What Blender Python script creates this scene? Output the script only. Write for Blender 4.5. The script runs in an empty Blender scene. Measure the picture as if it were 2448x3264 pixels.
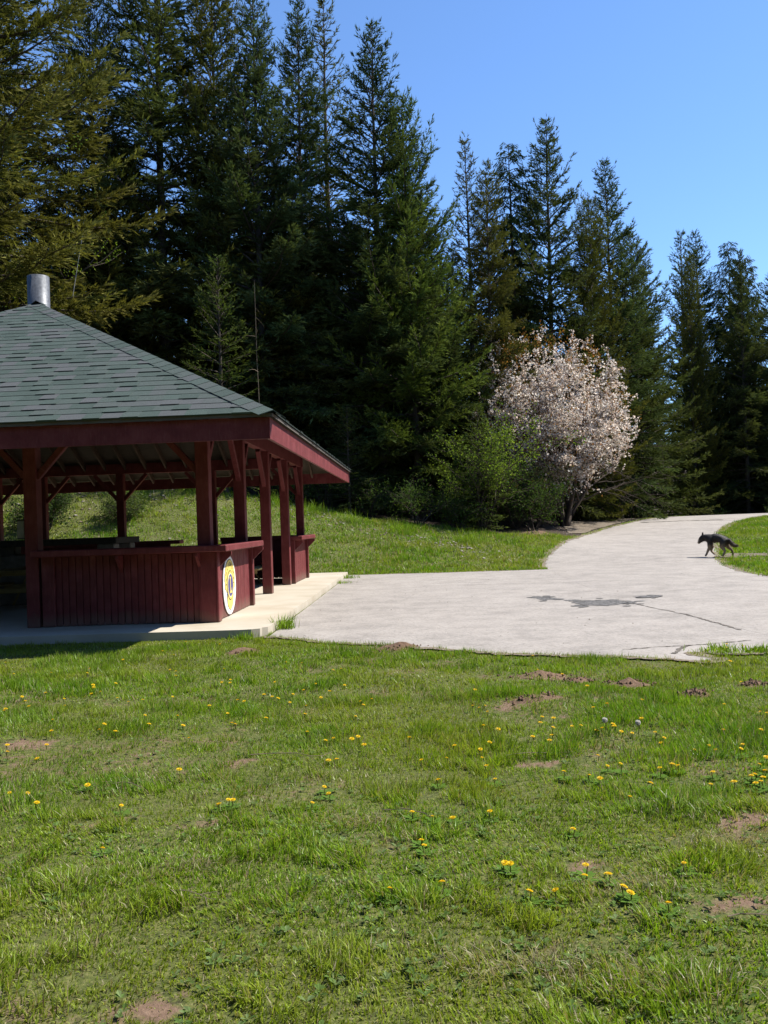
import bpy, bmesh, math, random
import numpy as np
from mathutils import Vector, Matrix

random.seed(7)
rng = np.random.default_rng(11)
scn = bpy.context.scene
COL = scn.collection
R = math.radians

# ------------------------------------------------------------------ camera
CAM_H = 1.52
cam_d = bpy.data.cameras.new('camera')
cam = bpy.data.objects.new('camera', cam_d)
COL.objects.link(cam)
cam_d.sensor_fit = 'VERTICAL'
cam_d.angle = 2 * math.atan(1632 / 2827)
cam_d.clip_start = 0.05
cam_d.clip_end = 3000
cam.matrix_world = (Matrix.Translation((0, 0, CAM_H)) @ Matrix.Rotation(R(90) + math.atan(36 / 2827), 4, 'X')
                    @ Matrix.Rotation(R(-2.0), 4, 'Z'))
scn.camera = cam

# ------------------------------------------------------------------ sky, sun, exposure
SUN = Vector((-0.74, -0.20, -1.0)).normalized()          # the way the light travels
elev = math.asin(-SUN.z)
azim = math.atan2(-SUN.x, -SUN.y)                        # clockwise from +Y
world = bpy.data.worlds.new('World')
scn.world = world
world.use_nodes = True
wn = world.node_tree.nodes; wl = world.node_tree.links
sky = wn.new('ShaderNodeTexSky')
sky.sky_type = 'NISHITA'
sky.sun_disc = False
sky.sun_elevation = elev
sky.sun_rotation = azim
sky.altitude = 600
sky.air_density = 1.0
sky.dust_density = 0.0
sky.ozone_density = 8.5
wn['Background'].inputs['Strength'].default_value = 0.134
wl.new(sky.outputs['Color'], wn['Background'].inputs['Color'])
sun_d = bpy.data.lights.new('sun', 'SUN')
sun_d.energy = 5.0
sun_d.angle = R(0.53)
sun_d.color = (1.0, 0.955, 0.88)
sun = bpy.data.objects.new('sun', sun_d)
COL.objects.link(sun)
sun.rotation_euler = SUN.to_track_quat('-Z', 'Y').to_euler()
scn.view_settings.view_transform = 'Standard'
scn.view_settings.look = 'None'
scn.view_settings.exposure = 0.82
scn.view_settings.gamma = 1.0
scn.view_settings.use_curve_mapping = False
scn.cycles.max_bounces = 3
scn.cycles.diffuse_bounces = 1
scn.cycles.glossy_bounces = 2
scn.cycles.transmission_bounces = 2

# ------------------------------------------------------------------ helpers
def tag(o, label=None, cat=None, group=None, kind=None):
    if label: o['label'] = label
    if cat: o['category'] = cat
    if group: o['group'] = group
    if kind: o['kind'] = kind
    return o

def empty(name, loc=(0, 0, 0), rz=0.0, parent=None):
    o = bpy.data.objects.new(name, None)
    o.empty_display_size = 0.1
    COL.objects.link(o)
    o.location = loc
    o.rotation_euler = (0, 0, rz)
    if parent: o.parent = parent
    return o

def link(name, me, mat=None, parent=None, loc=(0, 0, 0), rot=(0, 0, 0), scale=(1, 1, 1)):
    o = bpy.data.objects.new(name, me)
    COL.objects.link(o)
    if mat is not None and not me.materials: me.materials.append(mat)
    if parent: o.parent = parent
    o.location = loc; o.rotation_euler = rot; o.scale = scale
    return o

def mesh_np(name, V, faces, mat=None, col=None, smooth=False):
    """V (n,3); faces: list of int arrays (m,k); col: (n,3) or (n,4) vertex colours"""
    me = bpy.data.meshes.new(name)
    V = np.asarray(V, np.float32)
    me.vertices.add(len(V)); me.vertices.foreach_set('co', V.ravel())
    starts = []; idx = []; tot = 0
    for f in faces:
        f = np.asarray(f, np.int32)
        if len(f) == 0: continue
        k = f.shape[1]
        starts.append(tot + np.arange(len(f)) * k); idx.append(f.ravel()); tot += f.size
    starts = np.concatenate(starts).astype(np.int32); idx = np.concatenate(idx).astype(np.int32)
    me.loops.add(len(idx)); me.loops.foreach_set('vertex_index', idx)
    me.polygons.add(len(starts)); me.polygons.foreach_set('loop_start', starts)
    me.polygons.foreach_set('use_smooth', np.full(len(starts), bool(smooth)))
    if col is not None:
        col = np.asarray(col, np.float32)
        if col.shape[1] == 3: col = np.concatenate([col, np.ones((len(col), 1), np.float32)], 1)
        a = me.color_attributes.new('Col', 'FLOAT_COLOR', 'POINT')
        a.data.foreach_set('color', col.ravel())
    me.update(calc_edges=True)
    if mat: me.materials.append(mat)
    return me

BOXV = np.array([[x, y, z] for x in (-.5, .5) for y in (-.5, .5) for z in (-.5, .5)], float)
BOXF = np.array([[0, 1, 3, 2], [4, 6, 7, 5], [0, 4, 5, 1], [2, 3, 7, 6], [0, 2, 6, 4], [1, 5, 7, 3]])
_bm = {}
def bevel_box(mat, dims, bev=0.006):
    key = (mat.name, tuple(round(d, 3) for d in dims), bev)
    if key in _bm: return _bm[key]
    bm = bmesh.new()
    bmesh.ops.create_cube(bm, size=1.0)
    for v in bm.verts: v.co = Vector((v.co.x * dims[0], v.co.y * dims[1], v.co.z * dims[2]))
    b = min(bev, min(dims) * 0.3)
    bmesh.ops.bevel(bm, geom=bm.edges[:], offset=b, segments=1, affect='EDGES', profile=0.5)
    me = bpy.data.meshes.new('box'); bm.to_mesh(me); bm.free()
    me.materials.append(mat)
    _bm[key] = me
    return me

def box(name, mat, parent, loc, dims, rot=(0, 0, 0), bev=0.006):
    return link(name, bevel_box(mat, dims, bev), None, parent, loc, rot)

def beam(name, mat, parent, a, b, w, h, bev=0.006, up=(0, 0, 1)):
    """square timber from a to b; w sideways, h in the up direction"""
    a = Vector(a); b = Vector(b); d = b - a
    L = d.length; x = d.normalized(); u = Vector(up)
    y = u.cross(x)
    if y.length < 1e-5: y = Vector((0, 1, 0)).cross(x)
    y.normalize(); z = x.cross(y)
    m = Matrix((x, y, z)).transposed().to_4x4()
    m.translation = (a + b) / 2
    o = link(name, bevel_box(mat, (round(L, 3), w, h), bev), None, parent)
    o.matrix_local = m
    return o

def ss(a, b, x):
    t = np.clip((x - a) / (b - a), 0, 1)
    return t * t * (3 - 2 * t)

_lat = np.random.default_rng(5).random((256, 256))
def vnoise(x, y):
    xi = np.floor(x).astype(int); yi = np.floor(y).astype(int)
    fx = x - xi; fy = y - yi
    fx = fx * fx * (3 - 2 * fx); fy = fy * fy * (3 - 2 * fy)
    a = _lat[xi & 255, yi & 255]; b = _lat[(xi + 1) & 255, yi & 255]
    c = _lat[xi & 255, (yi + 1) & 255]; d = _lat[(xi + 1) & 255, (yi + 1) & 255]
    return (a * (1 - fx) + b * fx) * (1 - fy) + (c * (1 - fx) + d * fx) * fy

def fbm(x, y, o=4):
    s = 0; a = .5; n = 0
    for i in range(o):
        s = s + a * vnoise(x * 2 ** i + 17.3 * i, y * 2 ** i + 9.1 * i); n += a; a *= .5
    return s / n

def in_poly(x, y, P):
    P = np.asarray(P); r = np.zeros(x.shape, bool); j = len(P) - 1
    for i in range(len(P)):
        xi, yi = P[i]; xj, yj = P[j]
        c = ((yi > y) != (yj > y)) & (x < (xj - xi) * (y - yi) / (yj - yi + 1e-12) + xi)
        r ^= c; j = i
    return r

# ------------------------------------------------------------------ materials
class NT:
    def __init__(self, name):
        self.m = bpy.data.materials.new(name); self.m.use_nodes = True
        self.n = self.m.node_tree.nodes; self.l = self.m.node_tree.links
        self.b = self.n['Principled BSDF']
        self.b.inputs['Specular IOR Level'].default_value = 0.25
    def node(self, t, **k):
        o = self.n.new(t)
        for a, v in k.items(): setattr(o, a, v)
        return o
    def noise(self, scale, detail=4, rough=.55, co=None, dist=0):
        o = self.node('ShaderNodeTexNoise')
        o.inputs['Scale'].default_value = scale; o.inputs['Detail'].default_value = detail
        o.inputs['Roughness'].default_value = rough; o.inputs['Distortion'].default_value = dist
        if co is None: co = self.coord()
        self.l.new(co, o.inputs['Vector'])
        return o.outputs['Fac']
    def coord(self, kind='Object', scale=None):
        t = self.node('ShaderNodeTexCoord').outputs[kind]
        if scale:
            m = self.node('ShaderNodeMapping'); m.inputs['Scale'].default_value = scale
            self.l.new(t, m.inputs['Vector']); t = m.outputs['Vector']
        return t
    def ramp(self, fac, stops):
        o = self.node('ShaderNodeValToRGB'); e = o.color_ramp.elements
        while len(e) < len(stops): e.new(0.5)
        for el, (p, c) in zip(e, stops):
            el.position = p; el.color = (*c, 1) if len(c) == 3 else c
        self.l.new(fac, o.inputs['Fac'])
        return o.outputs['Color']
    def mix(self, fac, a, b, mode='MIX'):
        o = self.node('ShaderNodeMix', data_type='RGBA', blend_type=mode)
        for s, v in ((o.inputs['Factor'], fac), (o.inputs['A'], a), (o.inputs['B'], b)):
            if isinstance(v, (int, float)): s.default_value = v
            elif isinstance(v, tuple): s.default_value = (*v, 1) if len(v) == 3 else v
            else: self.l.new(v, s)
        return o.outputs['Result']
    def math(self, op, a, b=0.0, clamp=False):
        o = self.node('ShaderNodeMath', operation=op); o.use_clamp = clamp
        for s, v in ((o.inputs[0], a), (o.inputs[1], b)):
            if isinstance(v, (int, float)): s.default_value = v
            else: self.l.new(v, s)
        return o.outputs[0]
    def base(self, c, rough=.8):
        if isinstance(c, tuple): self.b.inputs['Base Color'].default_value = (*c, 1)
        else: self.l.new(c, self.b.inputs['Base Color'])
        self.b.inputs['Roughness'].default_value = rough
        return self
    def bump(self, h, strength=.4, dist=.01):
        o = self.node('ShaderNodeBump'); o.inputs['Strength'].default_value = strength
        o.inputs['Distance'].default_value = dist
        self.l.new(h, o.inputs['Height']); self.l.new(o.outputs['Normal'], self.b.inputs['Normal'])
        return self
    def attr(self, name='Col'):
        return self.node('ShaderNodeAttribute', attribute_name=name).outputs['Color']
    def rnd(self): return self.node('ShaderNodeObjectInfo').outputs['Random']
    def ocol(self): return self.node('ShaderNodeObjectInfo').outputs['Color']

def leaf_material(name, tint=False, trans=.3, rough=.55, tcol=(1.25, 1.3, .6), matte=False):
    t = NT(name)
    c = t.attr()
    if tint: c = t.mix(1.0, c, t.ocol(), 'MULTIPLY')
    t.base(c, rough)
    t.b.inputs['Specular IOR Level'].default_value = 0.15
    tr = t.node('ShaderNodeBsdfTranslucent')
    t.l.new(t.mix(1.0, c, tcol, 'MULTIPLY'), tr.inputs['Color'])
    mx = t.node('ShaderNodeMixShader'); mx.inputs[0].default_value = trans
    if matte:
        df = t.node('ShaderNodeBsdfDiffuse'); t.l.new(c, df.inputs['Color']); t.l.new(df.outputs[0], mx.inputs[1])
    else:
        t.l.new(t.b.outputs[0], mx.inputs[1])
    t.l.new(tr.outputs[0], mx.inputs[2])
    t.l.new(mx.outputs[0], t.n['Material Output'].inputs['Surface'])
    return t.m

def red_paint():
    t = NT('weathered_red_paint')
    ad = t.node('ShaderNodeVectorMath', operation='ADD'); t.l.new(t.coord('Object'), ad.inputs[0])
    cb = t.node('ShaderNodeCombineXYZ'); k = t.math('MULTIPLY', t.rnd(), 61.0)
    for q in range(3): t.l.new(k, cb.inputs[q])
    t.l.new(cb.outputs[0], ad.inputs[1]); co = ad.outputs[0]
    mp = t.node('ShaderNodeMapping'); mp.inputs['Scale'].default_value = (9, 9, 1.1); t.l.new(co, mp.inputs['Vector'])
    g = t.noise(3.2, 5, .65, co); w = t.noise(22, 4, .7, co); gr = t.noise(4, 5, .7, mp.outputs['Vector'])
    c = t.ramp(g, [(.25, (.085, .013, .014)), (.5, (.145, .027, .029)), (.72, (.215, .052, .054)), (.95, (.25, .095, .09))])
    c = t.mix(t.ramp(gr, [(.52, (0, 0, 0)), (.72, (.55, .55, .55))]), c, (.24, .085, .08))
    c = t.mix(t.ramp(gr, [(.28, (.6, .6, .6)), (.42, (0, 0, 0))]), c, (.075, .018, .018))
    c = t.mix(t.ramp(w, [(.60, (0, 0, 0)), (.70, (.5, .5, .5))]), c, (.11, .05, .042))
    c = t.mix(t.math('MULTIPLY', t.rnd(), .5), c, (.125, .022, .023))
    ps_ = t.node('ShaderNodeNewGeometry'); sp = t.node('ShaderNodeSeparateXYZ'); t.l.new(ps_.outputs['Position'], sp.inputs[0])
    dz = t.math('ADD', sp.outputs[2], t.math('MULTIPLY', t.math('SUBTRACT', g, .5), .35))
    c = t.mix(t.ramp(dz, [(.16, (.45, .45, .45)), (.34, (0, 0, 0))]), c, (.20, .15, .11))
    t.base(c, .62)
    t.bump(gr, .35, .006)
    return t.m

def bare_wood(name, a, b):
    t = NT(name)
    g = t.noise(3.5, 5, .6, t.coord('Object', (1, 9, 9)))
    c = t.ramp(g, [(.3, a), (.7, b)])
    c = t.mix(t.math('MULTIPLY', t.rnd(), .5), c, tuple(.6 * q for q in a))
    t.base(c, .75); t.bump(g, .3, .005)
    return t.m

def shingle_mat(name, per_object):
    t = NT(name)
    r = t.rnd() if per_object else t.noise(3.2, 2, .6)
    c = t.ramp(r, [(.1, (.024, .043, .033)), (.4, (.036, .059, .047)), (.68, (.042, .057, .049)), (.92, (.060, .062, .064))])
    s = t.noise(260, 2, .8)
    c = t.mix(t.ramp(s, [(.42, (0, 0, 0)), (.75, (.6, .6, .6))]), c, (.15, .17, .16))
    t.base(c, .85); t.bump(s, .5, .004)
    return t.m

def concrete():
    t = NT('pale_concrete')
    a = t.noise(.9, 5, .6); b = t.noise(14, 4, .6); f = t.noise(120, 3, .7)
    c = t.ramp(a, [(.3, (.39, .335, .25)), (.6, (.47, .42, .335)), (.8, (.53, .48, .40))])
    c = t.mix(t.ramp(b, [(.55, (0, 0, 0)), (.8, (.5, .5, .5))]), c, (.40, .35, .27))
    t.base(c, .85); t.bump(f, .25, .003)
    return t.m

def asphalt(name):
    t = NT(name)
    co = t.coord('Object')
    f = t.noise(20, 4, .9, co); g = t.noise(8, 5, .8, co); m = t.noise(1.5, 7, .75, co); b = t.noise(.35, 5, .65, co, 1.0)
    st = t.noise(6, 5, .75, co)
    k = (1.03, .925, .815)
    c = t.ramp(m, [(.30, tuple(.20 * q for q in k)), (.5, tuple(.285 * q for q in k)), (.68, tuple(.35 * q for q in k))])
    c = t.mix(t.ramp(b, [(.42, (0, 0, 0)), (.68, (.4, .4, .4))]), c, tuple(.37 * q for q in k))
    c = t.mix(t.ramp(f, [(.30, (.9, .9, .9)), (.47, (0, 0, 0))]), c, (.135, .125, .112))
    c = t.mix(t.ramp(f, [(.56, (0, 0, 0)), (.74, (.9, .9, .9))]), c, (.47, .43, .375))
    c = t.mix(t.ramp(g, [(.57, (0, 0, 0)), (.72, (.6, .6, .6))]), c, (.18, .155, .125))
    c = t.mix(t.ramp(st, [(.60, (0, 0, 0)), (.72, (.55, .55, .55))]), c, (.19, .16, .13))
    t.base(c, .88); t.bump(f, .6, .01)
    return t.m

M = {}
M['red'] = red_paint()
M['rafter'] = bare_wood('dark_stained_wood', (.05, .03, .02), (.095, .058, .038))
M['deck'] = bare_wood('raw_roof_boards', (.065, .05, .036), (.11, .085, .06))
M['edge'] = bare_wood('sawn_grey_edge', (.10, .085, .07), (.19, .165, .14))
M['table'] = bare_wood('yellow_table_wood', (.30, .23, .10), (.42, .33, .16))
M['shingle'] = shingle_mat('green_shingle', True)
M['shingle_far'] = shingle_mat('green_shingle_field', False)
M['concrete'] = concrete()
M['pad'] = M['road'] = asphalt('worn_asphalt')
t = NT('galvanised_flue'); t.base(t.ramp(t.noise(18, 4, .6), [(.3, (.075, .08, .088)), (.7, (.15, .158, .17))]), .5)
t.b.inputs['Metallic'].default_value = .35; M['steel'] = t.m
t = NT('dark_steel'); t.base(t.ramp(t.noise(12), [(.3, (.03, .03, .03)), (.7, (.06, .055, .05))]), .6); M['iron'] = t.m
t = NT('grey_block'); t.base(t.ramp(t.noise(9), [(.3, (.16, .15, .14)), (.7, (.26, .25, .23))]), .9); M['block'] = t.m
t = NT('loose_soil'); q = t.noise(38, 5, .7)
t.base(t.ramp(q, [(.3, (.095, .058, .036)), (.55, (.17, .105, .066)), (.8, (.26, .17, .11))]), .95); t.bump(q, .8, .02); M['soil'] = t.m
t = NT('edge_dirt'); q = t.noise(25, 5, .8)
t.base(t.ramp(q, [(.3, (.10, .075, .05)), (.5, (.19, .15, .105)), (.7, (.27, .235, .19))]), .95); t.bump(q, .7, .02); M['dirt'] = t.m
t = NT('crack_dark'); t.base(t.ramp(t.noise(30), [(.3, (.07, .06, .05)), (.7, (.19, .165, .135))]), .95); M['crack'] = t.m
t = NT('coarse_patch'); q = t.noise(22, 4, .85)
t.base(t.ramp(q, [(.35, (.04, .04, .04)), (.5, (.11, .105, .10)), (.68, (.27, .255, .235))]), .92); t.bump(q, .9, .02); M['coarse'] = t.m
t = NT('gravel_bed'); q = t.noise(34, 4, .8)
t.base(t.ramp(q, [(.32, (.085, .062, .042)), (.5, (.16, .128, .092)), (.72, (.29, .25, .195))]), .95); t.bump(q, .9, .03); M['gravel'] = t.m
t = NT('bark'); q = t.noise(6, 5, .7, t.coord('Object', (5, 5, 1)))
t.base(t.ramp(q, [(.3, (.035, .026, .02)), (.7, (.10, .078, .06))]), .95); t.bump(q, .8, .03); M['bark'] = t.m
t = NT('pale_bark'); q = t.noise(5, 4, .7, t.coord('Object', (4, 4, 1)))
t.base(t.ramp(q, [(.3, (.22, .20, .17)), (.7, (.42, .40, .36))]), .9); M['palebark'] = t.m
t = NT('dry_twig'); t.base(t.ramp(t.noise(20), [(.3, (.12, .09, .06)), (.7, (.24, .19, .13))]), .9); M['twig'] = t.m
t = NT('stone'); t.base(t.mix(1.0, t.attr(), t.ramp(t.noise(14), [(.3, (.7, .7, .7)), (.7, (1, 1, 1))]), 'MULTIPLY'), .9); M['stone'] = t.m
for k, c, r in (('white', (.78, .78, .76), .5), ('gold', (.72, .57, .15), .5), ('blue', (.075, .065, .22), .5), ('ink', (.10, .085, .05), .6)):
    t = NT('sign_' + k); t.base(t.mix(t.ramp(t.noise(30), [(.5, (0, 0, 0)), (.8, (.25, .25, .25))]), c, tuple(.7 * q for q in c)), r); M[k] = t.m
M['needle'] = leaf_material('conifer_needles', True, .22, .6, matte=True)
M['leaf'] = leaf_material('broad_leaves', True, .38, .5, matte=True)
M['leafm'] = leaf_material('weed_leaves', False, .35, .5, matte=True)
M['petal'] = leaf_material('blossom_petals', False, .5, .6, (1.0, .97, .93), matte=True)
M['grass'] = leaf_material('grass_blades', False, .38, .38, (1.2, 1.25, .5))
M['grass'].node_tree.nodes['Principled BSDF'].inputs['Specular IOR Level'].default_value = .22
M['yellow'] = leaf_material('dandelion_petals', False, .25, .5, (1.1, 1.0, .5))

# ------------------------------------------------------------------ ground shape
def ramp(y):
    return 1.32 * ss(22, 54, y) - 0.09 * np.clip(y - 52, 0, 40) * ss(50, 58, y) + 14 * ss(66, 120, y)

def ground(x, y):
    x = np.asarray(x, float); y = np.asarray(y, float)
    A = np.interp(x, [-30, -14, -7.4, -0.9, 4.8, 8.0, 9.5], [4.2, 3.9, 3.28, 1.75, 0.85, 0.75, 0.75])
    b = np.clip((y - 27) / 9., 0, 1); b = b * b * (3 - 2 * b) * 0.6 + b * 0.4
    bank = A * b + np.clip(y - 36, 0, 60) * 0.10
    w = 1 - ss(6.0, 9.5, x - np.clip(y - 38, 0, 30) * 0.12)
    return w * bank + (1 - w) * ramp(y)

PAD = [(-1.66, 12.30), (-1.30, 11.89), (-0.80, 11.42), (-0.23, 11.10), (0.60, 10.48), (1.39, 9.85), (2.23, 9.54), (2.89, 9.18),
       (3.22, 8.91), (3.34, 8.98), (3.28, 9.50), (3.6, 9.42), (4.0, 9.36), (4.62, 9.30)]
SEAM = [(4.60, 9.30), (4.57, 10.68), (4.47, 11.61), (4.43, 12.94), (4.20, 14.76), (4.15, 16.19), (4.34, 20.5), (4.73, 25.86)]
PADBACK = [(3.4, 25.95), (1.6, 26.1), (0.2, 26.25), (-1.10, 26.45)]
RL = [(4.75, -8), (4.62, 4)] + SEAM + [(4.72, 26.9), (5.0, 28.66), (6.05, 31.66), (8.34, 37.49), (10.41, 42.02), (12.63, 45.59), (15.0, 50.3), (18.6, 53.6), (24, 56.5), (34, 60)]
RR = [(9.0, -8), (8.8, 4), (8.62, 12), (8.65, 20.12), (8.95, 22.29), (9.62, 25.41), (10.3, 27.4), (11.4, 30.3), (13.54, 36.4), (16.68, 42.6), (20.0, 47.4), (24, 51), (34, 54)]
SLAB_C = Vector((-6.7, 18.45)); SLAB_R = -0.04
def pav(x, y):
    c, s = math.cos(SLAB_R), math.sin(SLAB_R)
    return (SLAB_C.x + c * x - s * y, SLAB_C.y + s * x + c * y)
SLAB = [pav(-5.3, -6.0), pav(5.25, -6.0), pav(5.25, 8.0), pav(-5.3, 8.0)]

def hard(x, y):
    return in_poly(x, y, PAD + SEAM[1:] + PADBACK) | in_poly(x, y, RL + RR[::-1]) | in_poly(x, y, SLAB)

SOIL = [(-1.0, 4.57, .30, .16), (-1.79, 4.21, .14, .10), (-1.45, 4.66, .26, .14), (-.16, 4.02, .16, .10), (.93, 3.85, .30, .12), (.95, 3.71, .20, .10),
        (1.75, 4.33, .24, .16), (-.89, 5.83, .2, .14), (.87, 5.52, .22, .12), (-1.2, 2.88, .3, .10), (-1.04, 3.01, .16, .09), (-.67, 2.81, .2, .08),
        (.7, 3.15, .2, .10), (1.26, 3.36, .26, .12), (-2.59, 6.48, .3, .2), (-.5, 5.55, .28, .12), (1.3, 4.62, .3, .14), (.81, 5.76, .18, .12),
        (.2, 5.0, .16, .1), (-.4, 3.3, .22, .08), (1.0, 7.2, .35, .3), (-3.1, 8.2, .35, .3), (-.2, 9.8, .3, .3), (2.1, 7.95, .3, .25)]
def lumps(x, y):
    f = ss(10.2, 7.5, y + .35 * x) * 0 + ss(0, 1.2, 10.6 - y - .55 * np.clip(x, -2, 4)) * ss(30, 12, np.abs(x) * 3)
    return (.085 * (fbm(x * .55 + 3, y * .55, 3) - .5) + .05 * (fbm(x * 2.4, y * 2.4 + 7, 3) - .5)) * f

def gz(x, y):
    return ground(x, y) + lumps(x, y)

def bare(x, y):
    """how bare the soil is, 0..1"""
    b = ss(.52, .70, fbm(x * 1.5 + 31, y * 1.9 + 5, 5)) * .46
    n = fbm(x * 5, y * 5, 3)
    for sx, sy, a, c in SOIL:
        d = np.sqrt(((x - sx) / a) ** 2 + ((y - sy) / c) ** 2) * 1.25 + (n - .5) * 2.6
        b = np.maximum(b, ss(1.15, .1, d) * .85)
    return b

# terrain sheet: fine near the camera, coarse far away
gx = np.concatenate([np.arange(-400, -40, 30), np.arange(-40, -8, 1.0), np.arange(-8, 8, .16), np.arange(8, 26, .5), np.arange(26, 44, 1.0), np.arange(44, 401, 30)])
gy = np.concatenate([np.arange(-60, -2, 6), np.arange(-2, 12.5, .16), np.arange(12.5, 64, .5), np.arange(64, 90, 2), np.arange(90, 700, 40)])
GX, GY = np.meshgrid(gx, gy)
GZ = gz(GX, GY)

nx, ny = len(gx), len(gy)
I = np.arange(nx * ny).reshape(ny, nx)
quads = np.stack([I[:-1, :-1], I[:-1, 1:], I[1:, 1:], I[1:, :-1]], -1).reshape(-1, 4)
B = bare(GX, GY)
forest = np.maximum(ss(35.6, 37.2, GY + .6 * (fbm(GX, GY) - .5)) * (1 - ss(8.3, 9.6, GX - np.clip(GY - 38, 0, 30) * .45)), ss(60, 63, GY))
gc = np.stack([B, forest, ss(26, 30, GY) * (1 - forest)], -1).reshape(-1, 3)
t = NT('lawn_soil_and_litter')
at = t.node('ShaderNodeSeparateColor'); t.l.new(t.attr(), at.inputs[0])
n1 = t.noise(30, 5, .8); n2 = t.noise(2.4, 4, .6); n3 = t.noise(70, 3, .7)
green = t.ramp(n1, [(.34, (.030, .034, .009)), (.5, (.075, .090, .018)), (.66, (.15, .150, .042))])
green = t.mix(t.ramp(n3, [(.55, (0, 0, 0)), (.75, (.7, .7, .7))]), green, (.27, .23, .12))
soil = t.ramp(n1, [(.25, (.10, .062, .04)), (.5, (.165, .105, .068)), (.8, (.27, .185, .125))])
sm = t.math('ADD', at.outputs[0], t.math('MULTIPLY', t.math('SUBTRACT', t.noise(9, 5, .7), .5), 1.3))
c = t.mix(t.ramp(sm, [(.40, (0, 0, 0)), (.66, (1, 1, 1))]), green, soil)
bankc = t.mix(t.ramp(n2, [(.35, (0, 0, 0)), (.65, (.8, .8, .8))]), green, (.105, .115, .04))
c = t.mix(t.math('MULTIPLY', at.outputs[2], .7), c, bankc)
litter = t.ramp(n1, [(.3, (.022, .015, .010)), (.6, (.05, .034, .022)), (.85, (.11, .08, .055))])
c = t.mix(at.outputs[1], c, litter)
t.base(c, .95); t.bump(n1, .6, .02)
lawn = link('ground', mesh_np('ground', np.stack([GX, GY, GZ], -1).reshape(-1, 3), [quads], t.m, gc, True))
tag(lawn, 'grassy ground sheet with bare soil, rising to the wooded bank', kind='structure')

# ------------------------------------------------------------------ asphalt pad and road
def resample(P, n):
    P = np.asarray(P, float); s = np.concatenate([[0], np.cumsum(np.hypot(*np.diff(P, axis=0).T))])
    q = np.linspace(0, s[-1], n)
    return np.stack([np.interp(q, s, P[:, 0]), np.interp(q, s, P[:, 1])], 1)

def smooth_line(P, it=2):
    P = np.asarray(P, float)
    for _ in range(it):
        Q = [P[0]]
        for a, b in zip(P[:-1], P[1:]): Q += [a * .75 + b * .25, a * .25 + b * .75]
        Q.append(P[-1]); P = np.array(Q)
    return P

def ragged(P, amp, n, seed):
    P = resample(P, n); r = np.random.default_rng(seed)
    T = np.gradient(P, axis=0); N = np.stack([-T[:, 1], T[:, 0]], 1); N /= np.linalg.norm(N, axis=1)[:, None] + 1e-9
    k = (fbm(np.arange(n) * .23 + seed, np.zeros(n) + seed, 4) - .5) * 2 * amp
    k[0] = k[-1] = 0
    return P + N * k[:, None]

front = ragged(PAD, .09, 90, 3)
back = ragged([SEAM[-1]] + PADBACK, .05, 40, 4)
left = resample([PADBACK[-1], (-1.64, 12.34)], 30)
seam = smooth_line(SEAM, 1)
outline = np.concatenate([front, seam[1:], back[1:], left[1:]])
bm = bmesh.new()
vs = [bm.verts.new((x, y, float(ground(x, y)) + .016)) for x, y in outline]
f = bm.faces.new(vs)
if f.normal.z < 0: f.normal_flip()
ex = bmesh.ops.extrude_face_region(bm, geom=[f])
for v in ex['geom']:
    if isinstance(v, bmesh.types.BMVert): v.co.z -= .12
bm.normal_update()
for fc in bm.faces[:]:
    pass
bmesh.ops.recalc_face_normals(bm, faces=bm.faces[:])
me = bpy.data.meshes.new('asphalt_pad'); bm.to_mesh(me); bm.free()
pad = link('asphalt_pad', me, M['pad'])
tag(pad, 'pale worn asphalt pad between the pavilion and the road', kind='structure')

NR = 160   # a, b: left and right road edge
rl = smooth_line(RL, 2); rr = smooth_line(RR, 2)
# parameterise both edges by matching arc length
a = resample(rl, NR); b = ragged(rr, .06, NR, 9)
k0 = np.searchsorted(a[:, 1], 25.9)
a2 = ragged(rl, .05, NR, 12); a[k0:] = a2[k0:]
W = 11
tt = np.linspace(0, 1, W)
P = a[:, None, :] * (1 - tt)[None, :, None] + b[:, None, :] * tt[None, :, None]
crown = .018 * (1 - (2 * tt - 1) ** 2)
Z = ground(P[..., 0], P[..., 1]) + .017 + crown[None, :] * ss(0, 1, np.arange(NR) / 8.)[:, None]
V = np.concatenate([P, Z[..., None]], -1).reshape(-1, 3)
I = np.arange(NR * W).reshape(NR, W)
q = np.stack([I[:-1, :-1], I[:-1, 1:], I[1:, 1:], I[1:, :-1]], -1).reshape(-1, 4)
# skirts so that the edges are a real step
Vs = V.copy(); Vs[:, 2] -= .12
n0 = len(V)
e1 = np.stack([I[1:, 0], I[:-1, 0], I[:-1, 0] + n0, I[1:, 0] + n0], -1); e2 = np.stack([I[:-1, -1], I[1:, -1], I[1:, -1] + n0, I[:-1, -1] + n0], -1)
road = link('asphalt_road', mesh_np('asphalt_road', np.concatenate([V, Vs]), [q, e1, e2], M['road']))
tag(road, 'pale asphalt road curving up to the right', kind='structure')

def sheet(name, parent, mat, pts, dz, seed, amp=.05, n=60):
    P = ragged(list(pts) + [pts[0]], amp, n, seed)[:-1]
    bm = bmesh.new()
    f = bm.faces.new([bm.verts.new((x, y, float(ground(x, y)) + dz)) for x, y in P])
    f.normal_update()
    if f.normal.z < 0: f.normal_flip()
    bmesh.ops.triangulate(bm, faces=bm.faces[:])
    me = bpy.data.meshes.new(name); bm.to_mesh(me); bm.free()
    return link(name, me, mat, parent)

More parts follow.
